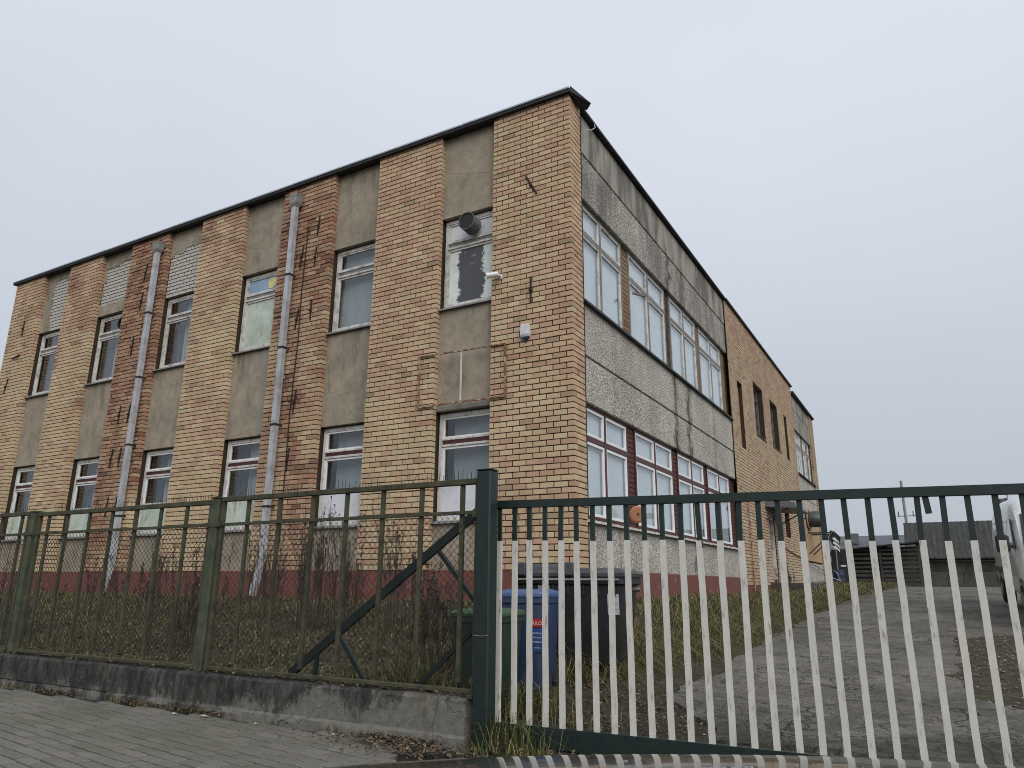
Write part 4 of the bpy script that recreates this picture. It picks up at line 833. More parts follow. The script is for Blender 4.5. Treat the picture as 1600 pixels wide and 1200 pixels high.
# ------------------------------------------------------------------ bins
def wheel(parent, p, r, w, axis='x', hub='bin_lid'):
    b = MB(); x, y, z = p
    prof = [(-w/2, r*.55), (-w/2, r*.9), (-w*.35, r), (w*.35, r), (w/2, r*.9), (w/2, r*.55)]
    rings = []
    for u, q in prof:
        ring = []
        for k in range(22):
            a = 2*math.pi*k/22; c, s_ = q*math.cos(a), q*math.sin(a)
            ring.append((x+u, y+c, z+s_) if axis == 'x' else (x+c, y+u, z+s_))
        rings.append(ring)
    b.loft(rings); o = b.obj('wheel', 'rubber', parent, smooth=True)
    h = MB(); h.loft([[((x+u, y+q*math.cos(2*math.pi*k/14), z+q*math.sin(2*math.pi*k/14)) if axis == 'x' else (x+q*math.cos(2*math.pi*k/14), y+u, z+q*math.sin(2*math.pi*k/14))) for k in range(14)] for u, q in ((-w*.52, r*.5), (w*.52, r*.5))]); h.obj('rim', hub, o)
def wheelie_bin(x, y, z, rz, w, d, h, body, lid, label):
    t = thing('wheelie_bin', label, 'bin', (x, y, z), 'wheeled rubbish bins', rz)
    def ring(zz, s, r=.05):
        hw, hd = w/2*s, d/2*s; out = []
        for cx, cy, a0 in ((hw-r, hd-r, 0), (-hw+r, hd-r, 90), (-hw+r, -hd+r, 180), (hw-r, -hd+r, 270)):
            for k in range(4): a = R(a0+30*k); out.append((cx+r*math.cos(a), cy+r*math.sin(a), zz))
        return out
    b = MB(); b.loft([ring(.03, .76), ring(.06, .78), ring(h*.86, .95), ring(h*.87, 1.0), ring(h*.93, 1.0)]); b.obj('body', body, t, smooth=True)
    l = MB(); l.loft([ring(h*.932, 1.03), ring(h*.96, 1.04), ring(h*.985, .99), ring(h*1.0, .80), ring(h*1.005, .4)]); l.obj('lid', lid, t, smooth=True)
    for k in range(5):
        q = MB(); q.cbox(-w*.36, w*.36, -d*.36+k*d*.17, -d*.36+k*d*.17+.02, h*.985, h*1.008, .004); q.obj('lid_rib', lid, t)
    g = MB(); g.tube([(-w*.36, d*.52, h*.94), (-w*.36, d*.60, h*.95), (w*.36, d*.60, h*.95), (w*.36, d*.52, h*.94)], .014, 7); g.obj('handle', body, t)
    for sx in (-1, 1): wheel(t, (sx*w*.40, d*.36, .10), .10, .045)
    MB().tube([(-w*.4, d*.36, .1), (w*.4, d*.36, .1)], .012, 6).obj('axle', 'steel', t)
    return t
gzb = ground_z
bl = wheelie_bin(1.32, -4.0, gzb(1.32, -4.0)-.05, R(8), .48, .56, .93, 'bin_blue', 'bin_blue_lid', 'blue wheelie bin with a red and blue sticker behind the gate bars')
gn = wheelie_bin(1.26, -4.70, gzb(1.26, -4.70)-.06, R(4), .50, .55, .84, 'bin_green', 'bin_green_lid', 'green wheelie bin with ribbed lid standing behind the gate post')
def sticker(parent, x, y, z, w, h, mat_, lines, tilt=0, m='white', size=.02, nm='sticker'):
    o = MB().box(-w/2, w/2, -.003, 0, -h/2, h/2).obj(nm, mat_, parent); o.location = (x, y, z); o.rotation_euler = (tilt, 0, 0)
    for body, zz, sz in lines:
        e = link('lettering', text_mesh(body, sz, m), o); e.location = (0, -.0045, zz); e.rotation_euler = (R(90), 0, 0)
    return o
sticker(bl, .160, -.258, .63, .115, .075, 'red', [('SULO', -.016, .043)], R(3.7)); sticker(bl, .160, -.248, .475, .115, .215, 'navy', [('PLASTIKAS', .055, .019), ('METALAS', .015, .019), ('POPIERIUS', -.025, .019), ('DE DALIUS', -.075, .013)], R(3.7))
# white outlined emblem on the green bin
o = link('emblem', None, gn); o.location = (.15, -.2485, .50); o.rotation_euler = (R(3.7), 0, 0)
b = MB(); b.box(-.05, .05, -.003, 0, .09, .097); b.box(-.05, .05, -.003, 0, -.097, -.09); b.box(-.057, -.05, -.003, 0, -.097, .097); b.box(.05, .057, -.003, 0, -.097, .097); b.box(-.03, .03, -.003, 0, .03, .036); b.box(-.006, .0, -.003, 0, -.05, .03); b.box(-.03, .03, -.003, 0, -.056, -.05); b.obj('outline', 'white', o)
# large black container
cz = gzb(1.55, -3.05)
ct = thing('waste_container', 'large black four wheeled waste container behind the blue bin', 'waste container', (1.33, -2.85, cz-.05), None, R(10)); ct.scale = (.94, 1, 1)
def cring(zz, w, d, r=.07):
    out = []
    for cx, cy, a0 in ((w/2-r, d/2-r, 0), (-w/2+r, d/2-r, 90), (-w/2+r, -d/2+r, 180), (w/2-r, -d/2+r, 270)):
        for k in range(4): a = R(a0+30*k); out.append((cx+r*math.cos(a), cy+r*math.sin(a), zz))
    return out
b = MB(); b.loft([cring(.16, 1.02, .70), cring(.24, 1.10, .76), cring(.96, 1.26, .92), cring(.98, 1.34, 1.0), cring(1.05, 1.34, 1.0)]); b.obj('body', 'bin_black', ct, smooth=True)
b = MB(); b.loft([cring(1.052, 1.38, 1.04, .05), cring(1.09, 1.39, 1.05, .05), cring(1.12, 1.34, 1.0), cring(1.145, 1.1, .8)]); b.obj('lid', 'bin_lid', ct, smooth=True)
b = MB(); b.loft([cring(1.146, .5, .7, .05), cring(1.18, .48, .66, .05), cring(1.19, .4, .55, .05)]); o = b.obj('lid_cover', 'bin_lid', ct, smooth=True); o.location = (-.33, -.05, 0)
for x in (-.62, -.05): MB().cbox(x, x+.13, -.56, -.40, 1.06, 1.20, .012).obj('hinge_block', 'bin_lid', ct)
for k in range(7): MB().cbox(-.55+k*.18, -.53+k*.18, -.475, -.40, .86, .98, .004).obj('rib', 'bin_black', ct)
for sx in (-1, 1): MB().tube([(sx*.64, 0, .92), (sx*.74, 0, .92)], .025, 10).obj('trunnion', 'steel', ct)
for sx in (-.42, .42):
    for sy in (-.26, .26): wheel(ct, (sx, sy, .09), .09, .05, 'x')
MB().cbox(-.36, -.22, -.478, -.466, .84, .96, .004).obj('plate', 'galvdull', ct)
MB().tube([(-.6, -.53, 1.02), (.6, -.53, 1.02)], .012, 6).obj('handle', 'galvdull', ct)
o = MB().box(-.065, .065, -.003, 0, -.105, .105).obj('sticker', 'paper', ct); o.location = (.515, -.447, .77); o.rotation_euler = (R(6.3), 0, 0)
for k in range(5):
    e = MB().box(-.045, .045-.02*(k % 2), -.0045, -.0035, .07-k*.03, .074-k*.03).obj('print_line', 'galvdull', o)

# ------------------------------------------------------------------ vehicles
def van():
    fx, fy = 7.14, 4.2; t = thing('delivery_van', 'white delivery van parked beside the drive at the right edge', 'van', (fx, fy, road_z(6.5)+.0), None, R(1.5))
    t.rotation_euler = (R(2.9), 0, R(1.0)); t.scale = (1, 1, .84)
    st = [(0.0, .50, .62, .86), (.06, .42, .98, .93), (.45, .40, 1.12, .97), (.95, .40, 1.28, 1.0), (1.55, .40, 2.10, 1.0), (1.95, .40, 2.48, 1.0), (2.4, .40, 2.56, 1.0), (5.2, .40, 2.58, 1.0), (5.75, .40, 2.52, .98), (5.85, .45, 2.40, .96)]
    rings = []
    for y, zb, zt, s in st:
        W = 1.0*s; tt = sstep(1.2, 2.4, zt); ring = []
        for f, wf in ((0, .93), (.12, 1.0), (.40, 1.0), (.62, .985), (.82, .95-.02*tt), (.93, .90-.03*tt), (.985, .80-.06*tt), (1.0, .5)): ring.append((W*wf, y, lerp(zb, zt, f)))
        rings.append(ring+[(-x, yy, z) for x, yy, z in ring[::-1]])
    b = MB(); b.loft(rings); b.obj('body', 'vanwhite', t, smooth=True)
    b = MB(); b.add([(-.88, .97, 1.33), (.88, .97, 1.33), (.80, 1.60, 2.12), (-.80, 1.60, 2.12), (-.86, 1.0, 1.31), (.86, 1.0, 1.31), (.78, 1.66, 2.10), (-.78, 1.66, 2.10)], [(0, 1, 2, 3), (4, 5, 6, 7), (0, 1, 5, 4), (1, 2, 6, 5), (2, 3, 7, 6), (3, 0, 4, 7)]); b.obj('windscreen', 'carglass', t)
    for sx in (-1, 1):
        b = MB(); b.add([(sx*1.005, 1.25, 1.38), (sx*1.005, 2.35, 1.38), (sx*.965, 2.35, 2.02), (sx*.965, 1.72, 2.02), (sx*.985, 1.25, 1.38), (sx*.985, 2.35, 1.38), (sx*.945, 2.35, 2.02), (sx*.945, 1.72, 2.02)], [(0, 1, 2, 3), (4, 5, 6, 7), (0, 1, 5, 4), (1, 2, 6, 5), (2, 3, 7, 6), (3, 0, 4, 7)]); b.obj('side_window', 'carglass', t)
        m = MB(); m.cbox(sx*1.05, sx*1.26, 1.22, 1.36, 1.30, 1.68, .04); mo = m.obj('mirror', 'blackplastic', t); MB().bar((sx*.98, 1.36, 1.42), (sx*1.1, 1.29, 1.45), .06, .05).obj('mirror_arm', 'blackplastic', mo); MB().box(sx*1.07, sx*1.24, 1.362, 1.366, 1.33, 1.65).obj('mirror_glass', 'steel', mo)
        MB().cbox(sx*.985, sx*1.03, 2.5, 5.6, .78, .94, .02).obj('side_moulding', 'blackplastic', t)
        MB().cbox(sx*1.0, sx*1.006, 2.44, 2.455, .55, 2.3, .001).obj('door_gap', 'blackplastic', t); MB().cbox(sx*1.0, sx*1.02, 2.2, 2.36, 1.14, 1.18, .006).obj('door_handle', 'blackplastic', t)
        MB().cbox(sx*.999, sx*1.006, 2.5, 5.7, 1.98, 1.995, .001).obj('panel_seam', 'galvdull', t)
        h = MB(); h.cbox(sx*.52, sx*.88, -.02, .16, .78, 1.02, .04); h.obj('headlight', 'lamp', t)
        for yy in (1.0, 4.7):
            wheel(t, (sx*.90, yy, .34), .34, .22, 'x', 'steel')
            a = MB(); a.loft([[(sx*u, yy+q*math.cos(R(k*12)), .36+q*math.sin(R(k*12))) for k in range(16)] for u, q in ((1.006, .42), (1.012, .37))], close=False, capa=False, capb=False); a.obj('wheel_arch', 'blackplastic', t)
    MB().cbox(-.96, .96, -.10, .16, .34, .66, .05).obj('bumper', 'blackplastic', t); MB().cbox(-.48, .48, -.01, .12, .80, .98, .02).obj('grille', 'blackplastic', t); MB().box(-.26, .26, -.108, -.102, .44, .55).obj('number_plate', 'white', t)
    MB().tube([(-.5, 2.2, 2.56), (-.5, 2.4, 2.85)], .008, 5).obj('aerial', 'black', t)
van()
def near_car():
    # bonnet and front end of the dark car the picture is taken over; v runs forward along the view
    hx, hy = _f.x, _f.y; n = math.hypot(hx, hy); fwd = Vector((hx/n, hy/n, 0)); rgt = Vector((fwd.y, -fwd.x, 0))
    t = thing('dark_car', 'dark glossy car bonnet along the bottom edge reflecting the gate', 'car', (CAMP.x+rgt.x*.36, CAMP.y+rgt.y*.36, 0), None, math.atan2(-fwd.x, fwd.y))
    def hz(u, v):                                          # bonnet height
        return .846-.203*(v-1.5)-.26*(v-1.5)**2-.030*(abs(u)/.74)**2.3-.5*max(0, v-1.68)**1.6
    b = MB(); rows = []
    for j in range(30):
        v = .62+j*(1.85-.62)/29; hw = .74-.10*sstep(1.1, 1.85, v); rows.append([(lerp(-hw, hw, i/28), v, hz(lerp(-hw, hw, i/28), v)) for i in range(29)])
    rows2 = [[(x, y, z-.012) for x, y, z in r] for r in rows]
    b.loft(rows, close=False, capa=False, capb=False); nb = len(b.v); b.obj('bonnet', 'carpaint', t, smooth=True, fix=False)
    for sx in (-1, 1):
        f = MB(); rr = []
        for j in range(20):
            v = .62+j*(1.85-.62)/19; hw = .745-.10*sstep(1.1, 1.85, v); z0 = hz(.74, v)-.004
            rr.append([(sx*(hw), v, z0), (sx*(hw+.06), v, z0-.02), (sx*(hw+.11), v, z0-.09), (sx*(hw+.13), v, z0-.22), (sx*(hw+.12), v, .45), (sx*(hw+.05), v, .22)])
        f.loft(rr, close=False, capa=False, capb=False); f.obj('wing', 'carpaint', t, smooth=True)
        wheel(t, (sx*.74, 1.25, .30), .30, .2, 'x', 'steel'); h = MB(); h.cbox(sx*.42, sx*.70, 1.80, 1.97, .58, .72, .04); h.obj('headlight', 'lamp', t)
    bp = MB(); bp.loft([[(x, 1.84+.16*(1-(x/.8)**2)*k, z) for x in [lerp(-.78, .78, i/16) for i in range(17)]] for z, k in ((.72, .0), (.68, .7), (.60, 1), (.40, 1.05), (.24, .85))], close=False, capa=False, capb=False); bp.obj('bumper', 'carpaint', t, smooth=True)
    g = MB(); g.cbox(-.38, .38, 1.97, 2.015, .50, .62, .01); g.obj('grille', 'blackplastic', t)
    MB().box(-.72, .72, .60, .64, .30, .80).obj('bulkhead', 'blackplastic', t)
near_car()

# ------------------------------------------------------------------ yard at the back
def rack():
    t = thing('slatted_shed', 'dark open shed of horizontal weathered boards at the back of the yard', 'shed', (2.1, 36.5, 1.14))
    for i in range(2):
        x0, x1 = -1.85+i*1.93, .03+i*1.93
        for k in range(9):
            o = MB().cbox(x0, x1-.12, -.02+random.uniform(-.01, .01), .02, .10+k*.235, .10+k*.235+.13, .005).obj('board', 'oldwood', t); o.rotation_euler = (0, random.gauss(0, .004), 0)
    for x in (-1.9, .0, 1.9):
        for y in (.06, 2.2): MB().cbox(x-.06, x+.06, y-.05, y+.05, -.1, 2.15+.10*(x+1.9)+.0*y, .006).obj('post', 'oldwood', t)
    b = MB(); b.add([(-2.1, -.35, 2.02), (2.2, -.35, 2.42), (2.2, 2.6, 2.5), (-2.1, 2.6, 2.1), (-2.1, -.35, 2.10), (2.2, -.35, 2.50), (2.2, 2.6, 2.58), (-2.1, 2.6, 2.18)], [(0, 3, 2, 1), (4, 5, 6, 7), (0, 1, 5, 4), (1, 2, 6, 5), (2, 3, 7, 6), (3, 0, 4, 7)]); b.obj('roof', 'flash', t)
    b = MB(); b.box(-1.9, 1.9, 2.25, 2.35, -.1, 2.3); b.obj('back_wall', 'oldwood', t)
rack()
def shed():
    t = thing('roofed_shed', 'long grey shed with a large dark sheet roof behind the yard', 'shed', (6.0, 40.0, 1.1))
    b = MB(); b.box(-2.4, 7.5, .35, 7.0, -.2, 1.75); b.obj('wall', 'shedwall', t)
    b = MB(); n = 75; rings = []
    for i in range(n+1):
        x = -2.75+i*10.6/n; w = .035 if i % 2 else 0; rings.append([(x, -.1, 1.72+w), (x+.02, 3.6, 4.05+w), (x+.02, 3.6, 4.0+w), (x, -.1, 1.66+w)])
    b.loft(rings); b.obj('roof', 'roofsheet', t)
    b = MB(); b.add([(-2.72, 3.6, 4.0), (-2.72, 7.2, 1.7), (-2.72, -.1, 1.68), (-2.6, 3.6, 4.0), (-2.6, 7.2, 1.7), (-2.6, -.1, 1.68)], [(0, 1, 2), (3, 4, 5), (0, 1, 4, 3), (1, 2, 5, 4), (2, 0, 3, 5)]); b.obj('gable', 'shedwall', t)
    b = MB(); b.add([(-2.75, 3.62, 4.03), (7.85, 3.62, 4.03), (7.85, 7.3, 1.7), (-2.75, 7.3, 1.7), (-2.75, 3.62, 4.07), (7.85, 3.62, 4.07), (7.85, 7.3, 1.74), (-2.75, 7.3, 1.74)], [(0, 1, 2, 3), (4, 5, 6, 7), (0, 1, 5, 4), (1, 2, 6, 5), (2, 3, 7, 6), (3, 0, 4, 7)]); b.obj('back_roof', 'roofsheet', t)
    for x in (-2.0, .3): MB().box(x, x+1.7, .33, .349, .95, 1.45).obj('shutter', 'oldwood', t)
    MB().box(-2.4, 7.5, .30, .349, 1.55, 1.6).obj('fascia', 'galvdull', t)
    for k in range(12):
        MB().cbox(-2.35+k*.82, -1.55+k*.82, .31, .348, -.1, .9, .006).obj('wall_slab', 'shedwall', t)
shed()
def far_hall():
    t = thing('far_hall', 'distant low hall with a long blue grey roof', 'building', (-3.0, 62.0, 1.1))
    b = MB(); b.box(-10, 6.6, 0, 12, -.2, 3.2); b.obj('wall', 'farwall', t)
    b = MB(); b.loft([[(x, -.4, 3.1), (x, 5.5, 4.75), (x, 12.4, 3.1), (x, 12.4, 3.0), (x, -.4, 3.0)] for x in (-10.5, 7.0)]); b.obj('roof', 'farroof', t)
    MB().cbox(1.2, 1.9, 1.5, 2.2, 3.9, 4.75, .02).obj('chimney', 'farwall', t)
    for k in range(6): MB().box(-9+k*2.5, -7.8+k*2.5, -.03, .01, 1.2, 2.2).obj('window', 'carglass', t)
far_hall()
t = thing('antenna_pole', 'thin grey pole rising above the ridge of the dark roof', 'pole', (3.42, 45.2, 1.1))
MB().tube([(0, 0, 0), (-.02, 0, 7.0)], [.11, .085], 8).obj('mast', 'galvdull', t); MB().tube([(-.5, 0, 4.65), (.6, 0, 4.65)], .03, 5).obj('crossbar', 'galvdull', t)
for x in (-.42, .45): MB().tube([(x, 0, 4.6), (x, 0, 4.95)], .03, 5).obj('insulator', 'black', t)
t = thing('flag_pole', 'small grey flag on a mast above the van roof', 'flag', (7.82, 26.5, 1.1))
MB().tube([(0, 0, 0), (-.03, 0, 3.85)], .025, 6).obj('mast', 'galvdull', t)
b = MB(); b.loft([[(-.06-.3*i/6, .05*math.sin(i*1.1), z-.04*i/6) for i in range(7)] for z in (3.42, 3.72)], close=False, capa=False, capb=False); b.obj('flag', 'farroof', t)
t = thing('storage_cabinet', 'dark green storage cabinet with a white plate past the building corner', 'cabinet', (.38, 33.2, 1.12))
MB().cbox(-.46, .46, 0, 1.0, 0, 1.98, .02).obj('carcass', 'darkdoor', t); MB().cbox(-.44, -.01, -.02, .0, .1, 1.9, .004).obj('door', 'darkdoor', t); MB().cbox(.01, .44, -.02, .0, .1, 1.9, .004).obj('door', 'darkdoor', t); MB().box(-.04, .22, -.026, -.021, 1.08, 1.16).obj('plate', 'white', t)
t = thing('chevron_sign', 'black and white striped marker board standing over the dark cabinet', 'sign', (.22, 32.7, 1.12))
MB().tube([(0, .03, 0), (0, .03, 2.9)], .03, 8).obj('post', 'galvdull', t)
b = MB(); b.add([(-.29, 0, 2.62), (.0, 0, 2.95), (.31, 0, 2.60), (.15, 0, 1.95), (-.05, 0, 2.0), (-.29, .02, 2.62), (.0, .02, 2.95), (.31, .02, 2.60), (.15, .02, 1.95), (-.05, .02, 2.0)], [(0, 1, 2, 3, 4), (5, 6, 7, 8, 9)]+[(i, (i+1) % 5, 5+(i+1) % 5, 5+i) for i in range(5)]); b.obj('board', 'flash', t)
for k in range(3):
    z = 2.58-.22*k; b = MB(); b.add([(-.10, -.004, z), (.02, -.004, z+.02), (.20, -.004, z-.20), (.20, -.004, z-.33), (.10, -.004, z-.20), (-.08, -.004, z-.10)], [(0, 1, 2, 3, 4, 5)]); b.obj('stripe', 'white', t, fix=False)
t = thing('blue_barrel', 'blue plastic barrel at the foot of the dark cabinet', 'barrel', (.30, 32.2, 1.12))
b = MB(); b.loft([[(r*math.cos(R(20*k)), r*math.sin(R(20*k)), z) for k in range(18)] for z, r in ((0, .26), (.03, .29), (.3, .30), (.33, .31), (.36, .30), (.6, .30), (.63, .31), (.66, .30), (.86, .29), (.89, .26))]); b.obj('drum', 'tarp', t, smooth=True); MB().tube([(.1, .1, .89), (.1, .1, .92)], .04, 8).obj('bung', 'black', t)
t = thing('handrail', 'bent steel handrail beside the far building corner', 'handrail', (.1, 30.9, 1.1))
b = MB(); b.tube([(0, 0, 0), (0, 0, .95), (.25, .1, .75), (.45, .2, 0)], .022, 6); b.tube([(.0, 0, .5), (.36, .16, .35)], .018, 6); b.obj('rail', 'galv', t)

# ------------------------------------------------------------------ vegetation
def np_mesh(name, V, F4, tint, m, parent=None):
    me = bpy.data.meshes.new(name); nv, nf, k = len(V), len(F4), F4.shape[1]
    me.vertices.add(nv); me.vertices.foreach_set('co', V.astype(np.float32).ravel()); me.loops.add(nf*k); me.loops.foreach_set('vertex_index', F4.astype(np.int32).ravel())
    me.polygons.add(nf); me.polygons.foreach_set('loop_start', np.arange(0, nf*k, k, dtype=np.int32)); me.update(calc_edges=True)
    a = me.attributes.new('tint', 'FLOAT_COLOR', 'POINT'); c = np.ones((nv, 4), np.float32); c[:, :3] = tint; a.data.foreach_set('color', c.ravel()); me.materials.append(M[m]); return link(name, me, parent)
GCOL = np.array([(.06, .075, .02), (.085, .10, .028), (.13, .128, .045), (.21, .178, .082), (.29, .245, .13), (.13, .10, .055), (.05, .062, .02)])
def blades(pts, hs, lean, ws, cw):
    n = len(pts); a = RNG.uniform(0, 2*np.pi, n); d = np.stack([np.cos(a), np.sin(a)], 1); s = np.stack([-d[:, 1], d[:, 0]], 1)
    ln = lean*RNG.uniform(.3, 1.3, n)*hs; V = np.zeros((n, 6, 3))
    for k, (f, w, q) in enumerate(((0, 1, 0), (.55, .75, .30), (1, .1, 1.0))):
        c = pts[:, :2]+d*(ln*q)[:, None]; z = pts[:, 2]+hs*(f if k < 2 else RNG.uniform(.35, 1.0, n))
        for e, sg in enumerate((-1, 1)): V[:, 2*k+e, :2] = c+sg*s*(ws*w)[:, None]; V[:, 2*k+e, 2] = z
    b = np.arange(n)[:, None]*6; F = np.concatenate([b+np.array([0, 1, 3, 2]), b+np.array([2, 3, 5, 4])]); ci = RNG.choice(len(GCOL), n, p=cw)
    col = GCOL[ci]*RNG.uniform(.7, 1.25, (n, 1)); return V.reshape(-1, 3), F, np.repeat(col, 6, 0)
def scatter(n, x0, x1, y0, y1, keep, hmin, hmax, lean, w, cw):
    P = []; 
    xs = RNG.uniform(x0, x1, n); ys = RNG.uniform(y0, y1, n)
    for x, y in zip(xs, ys):
        if keep(x, y): P.append((x, y, ground_z(x, y)-.01))
    P = np.array(P); m = len(P); cl = np.array([.55+.9*max(0, .5+mnoise.noise((p[0]*1.4, p[1]*1.4, 3))) for p in P])
    return blades(P, RNG.uniform(hmin, hmax, m)*cl, lean, RNG.uniform(.6, 1.3, m)*w, cw)
def in_lawn(x, y):
    if y > -.02 and x < .02: return False
    if mnoise.noise((x*1.7, y*1.7, 11)) < -.28: return random.random() < .25
    if x > .6 and y < -3.7+.5*mnoise.noise((x*2, 1, y*2)): return random.random() < .06
    return x < grass_l(y)+.22*mnoise.noise((x*3, y*3, 1))
def grass_l(y): return 1.75+.55*sstep(-3.6, 1.5, y)+.95*sstep(3, 22, y)+.1*mnoise.noise((y*1.2, 6, 6))
def merge(parts):
    V, F, C, o = [], [], [], 0
    for v, f, c in parts: V.append(v); F.append(f+o); C.append(c); o += len(v)
    return np.concatenate(V), np.concatenate(F), np.concatenate(C)
cw_l = [.15, .14, .17, .20, .14, .14, .06]; cw_d = [.16, .10, .14, .20, .16, .18, .06]
lawn = merge([scatter(42000, -9.5, 2.2, FY+.14, -.02, in_lawn, .03, .10, 1.3, .0036, cw_l), scatter(15000, -19, -9, FY+.14, -.02, in_lawn, .04, .12, 1.2, .006, cw_l),
              scatter(30000, -.1, 2.6, -5.4, 12, in_lawn, .05, .20, 1.6, .0036, cw_d), scatter(12000, -.1, 3.4, 11, 31, in_lawn, .08, .24, 1.4, .007, cw_d)])
tag(np_mesh('grass', *lawn, 'grass'), 'short mixed green and straw coloured grass on the lawn', 'grass', kind='stuff')
# long dry grass hanging over the bank to the drive, in tufts
def tufts():
    out = []
    for _ in range(900):
        y = random.uniform(-3.5, 14) if random.random() < .8 else random.uniform(14, 30); x = grass_l(y)-abs(random.gauss(0, .5))
        if x < .15 and y > -.3: continue
        n = random.randint(14, 34); P = np.array([(x+random.gauss(0, .05), y+random.gauss(0, .07), ground_z(x, y)-.01) for _ in range(n)])
        v, f, c = blades(P, RNG.uniform(.14, .42, n), 1.4, RNG.uniform(.6, 1.2, n)*(.003 if y < 10 else .006), cw_d)
        v = v.reshape(n, 6, 3); dn = (v[:, 4:, 2]-v[:, :1, 2]); v[:, 4:, 0] += .24; v[:, 4:, 2] -= .20; v[:, 2:4, 0] += .07; out.append((v.reshape(-1, 3), f, c))
    return merge(out)
tag(np_mesh('bank_grass', *tufts(), 'grass'), 'long dry grass drooping over the bank beside the drive', 'grass', kind='stuff')
def near_tufts():
    out = []
    spots = [(1.62+random.gauss(0, .25), -4.85+random.gauss(0, .2)) for _ in range(40)]+[(random.uniform(.2, 1.7), random.uniform(-5.3, -4.6)) for _ in range(34)]+[(random.uniform(-9, 1.7), FY-.13-random.random()*.05) for _ in range(36)]+[(random.uniform(1.75, 2.4), FY+random.uniform(-.35, .1)) for _ in range(26)]
    for x, y in spots:
        n = random.randint(10, 26); fr = y < FY-.1; P = np.array([(x+random.gauss(0, .045), y+random.gauss(0, .03), ground_z(x, y)-.005) for _ in range(n)])
        out.append(blades(P, RNG.uniform(.03, .10, n) if fr else RNG.uniform(.12, .38, n), .9, RNG.uniform(.6, 1.2, n)*.0028, [.25, .22, .18, .14, .10, .06, .05]))
    return merge(out)
tag(np_mesh('grass_tufts', *near_tufts(), 'grass'), 'grass tufts around the bins and along the wall foot', 'grass', kind='stuff')
LCOL = np.array([(.11, .08, .05), (.16, .12, .075), (.075, .055, .038), (.23, .19, .125), (.13, .08, .055), (.055, .042, .032)])
def litter(regions, zfix=None):
    out = []
    for n, fx, size in regions:
        P = np.array([fx() for _ in range(n)]); z = (np.full(n, zfix) if zfix is not None else np.array([ground_z(x, y) for x, y in P]))+RNG.uniform(.004, .03, n); a = RNG.uniform(0, 2*np.pi, n); s = RNG.uniform(.5, 1.3, n)*size
        u = np.stack([np.cos(a), np.sin(a), RNG.uniform(-.5, .5, n)], 1)*s[:, None]; v = np.stack([-np.sin(a), np.cos(a), RNG.uniform(-.5, .5, n)], 1)*(s*.55)[:, None]
        c = np.column_stack([P, z]); V = np.stack([c-u, c-v+[0, 0, .004], c+u, c+v+[0, 0, .004]], 1).reshape(-1, 3); F = np.arange(n)[:, None]*4+np.arange(4)
        out.append((V, F, np.repeat(LCOL[RNG.choice(len(LCOL), n)]*RNG.uniform(.6, 1.2, (n, 1)), 4, 0)))
    return merge(out)
def wallfoot():
    while True:
        x = random.uniform(-9, 1.75); y = FY-.12-abs(random.gauss(0, .07))
        if mnoise.noise((x*1.3, 3, 3)) > -.05+2.2*abs(y-FY+.12): return x, y
def corner_pile(): x = 1.35+random.gauss(0, .35); return x, FY-.22-abs(random.gauss(0, .16))-.12*max(0, x-1.2)
lit = litter([(2200, wallfoot, .013), (900, corner_pile, .017), (15000, lambda: (random.uniform(-9, 1.8), random.uniform(FY+.15, -.1)), .024), (4000, lambda: (random.uniform(.1, 2.2), random.uniform(-5, 9)), .018), (1500, lambda: (edge_l(-3)+random.gauss(.0, .5), random.uniform(-5.4, -3.2)), .016), (900, lambda: (random.uniform(1.8, 6), random.uniform(-5.75, -5.1)), .016)])
wt_ = litter([(2600, lambda: (random.uniform(-9, 1.7), FY+random.uniform(-.07, .12)), .017)], zfix=.33)
lit = merge([lit, wt_])
tag(np_mesh('leaf_litter', *lit, 'leaf'), 'brown fallen leaves along the wall foot and on the lawn', 'leaves', kind='stuff')
def gravel(n, fx, size, cols):
    P = np.array([fx() for _ in range(n)]); z = np.array([ground_z(x, y) for x, y in P])+.004; V = []; C = []
    base = np.array([(-1, -.7, 0), (1, -.8, 0), (.8, .9, 0), (-.9, .7, 0), (-.5, -.3, .8), (.6, -.2, .7), (.2, .5, .85)]); fc = np.array([(0, 1, 5, 4), (1, 2, 6, 5), (2, 3, 4, 6), (3, 0, 4, 4), (4, 5, 6, 6)])
    for k in range(n):
        a = random.uniform(0, 6.28); sz = size*random.uniform(.4, 1.4); c, s_ = math.cos(a), math.sin(a); q = base*sz*np.array([1, random.uniform(.6, 1), random.uniform(.4, .9)])+RNG.normal(0, .1*sz, (7, 3))
        V.append(np.column_stack([q[:, 0]*c-q[:, 1]*s_+P[k, 0], q[:, 0]*s_+q[:, 1]*c+P[k, 1], q[:, 2]+z[k]])); C.append(np.repeat([np.array(random.choice(cols))*random.uniform(.7, 1.3)], 7, 0))
    tri = np.array([(0, 1, 5), (0, 5, 4), (1, 2, 6), (1, 6, 5), (2, 3, 4), (2, 4, 6), (3, 0, 4), (4, 5, 6)]); F = np.concatenate([tri+7*k for k in range(n)]); return np.concatenate(V), F, np.concatenate(C)
gv = merge([gravel(2600, lambda: (random.uniform(4.9, 8.5), random.uniform(-4.8, 3.5)), .016, [(.13, .12, .10), (.08, .07, .055), (.19, .18, .16), (.05, .042, .032)]), gravel(1800, lambda: (random.uniform(2.0, 6.2), -5.35+random.gauss(0, .22)), .011, [(.22, .2, .15), (.12, .105, .075), (.3, .28, .22), (.06, .05, .035)]), gravel(700, lambda: (edge_l(-2)+random.gauss(-.2, .3), random.uniform(-5, 4)), .014, [(.12, .11, .09), (.06, .05, .04)])])
tag(np_mesh('gravel', *gv, 'leaf'), 'loose gravel on the bare soil beside the broken drive', 'gravel', kind='stuff')
SG = 'dry weeds behind the fence'
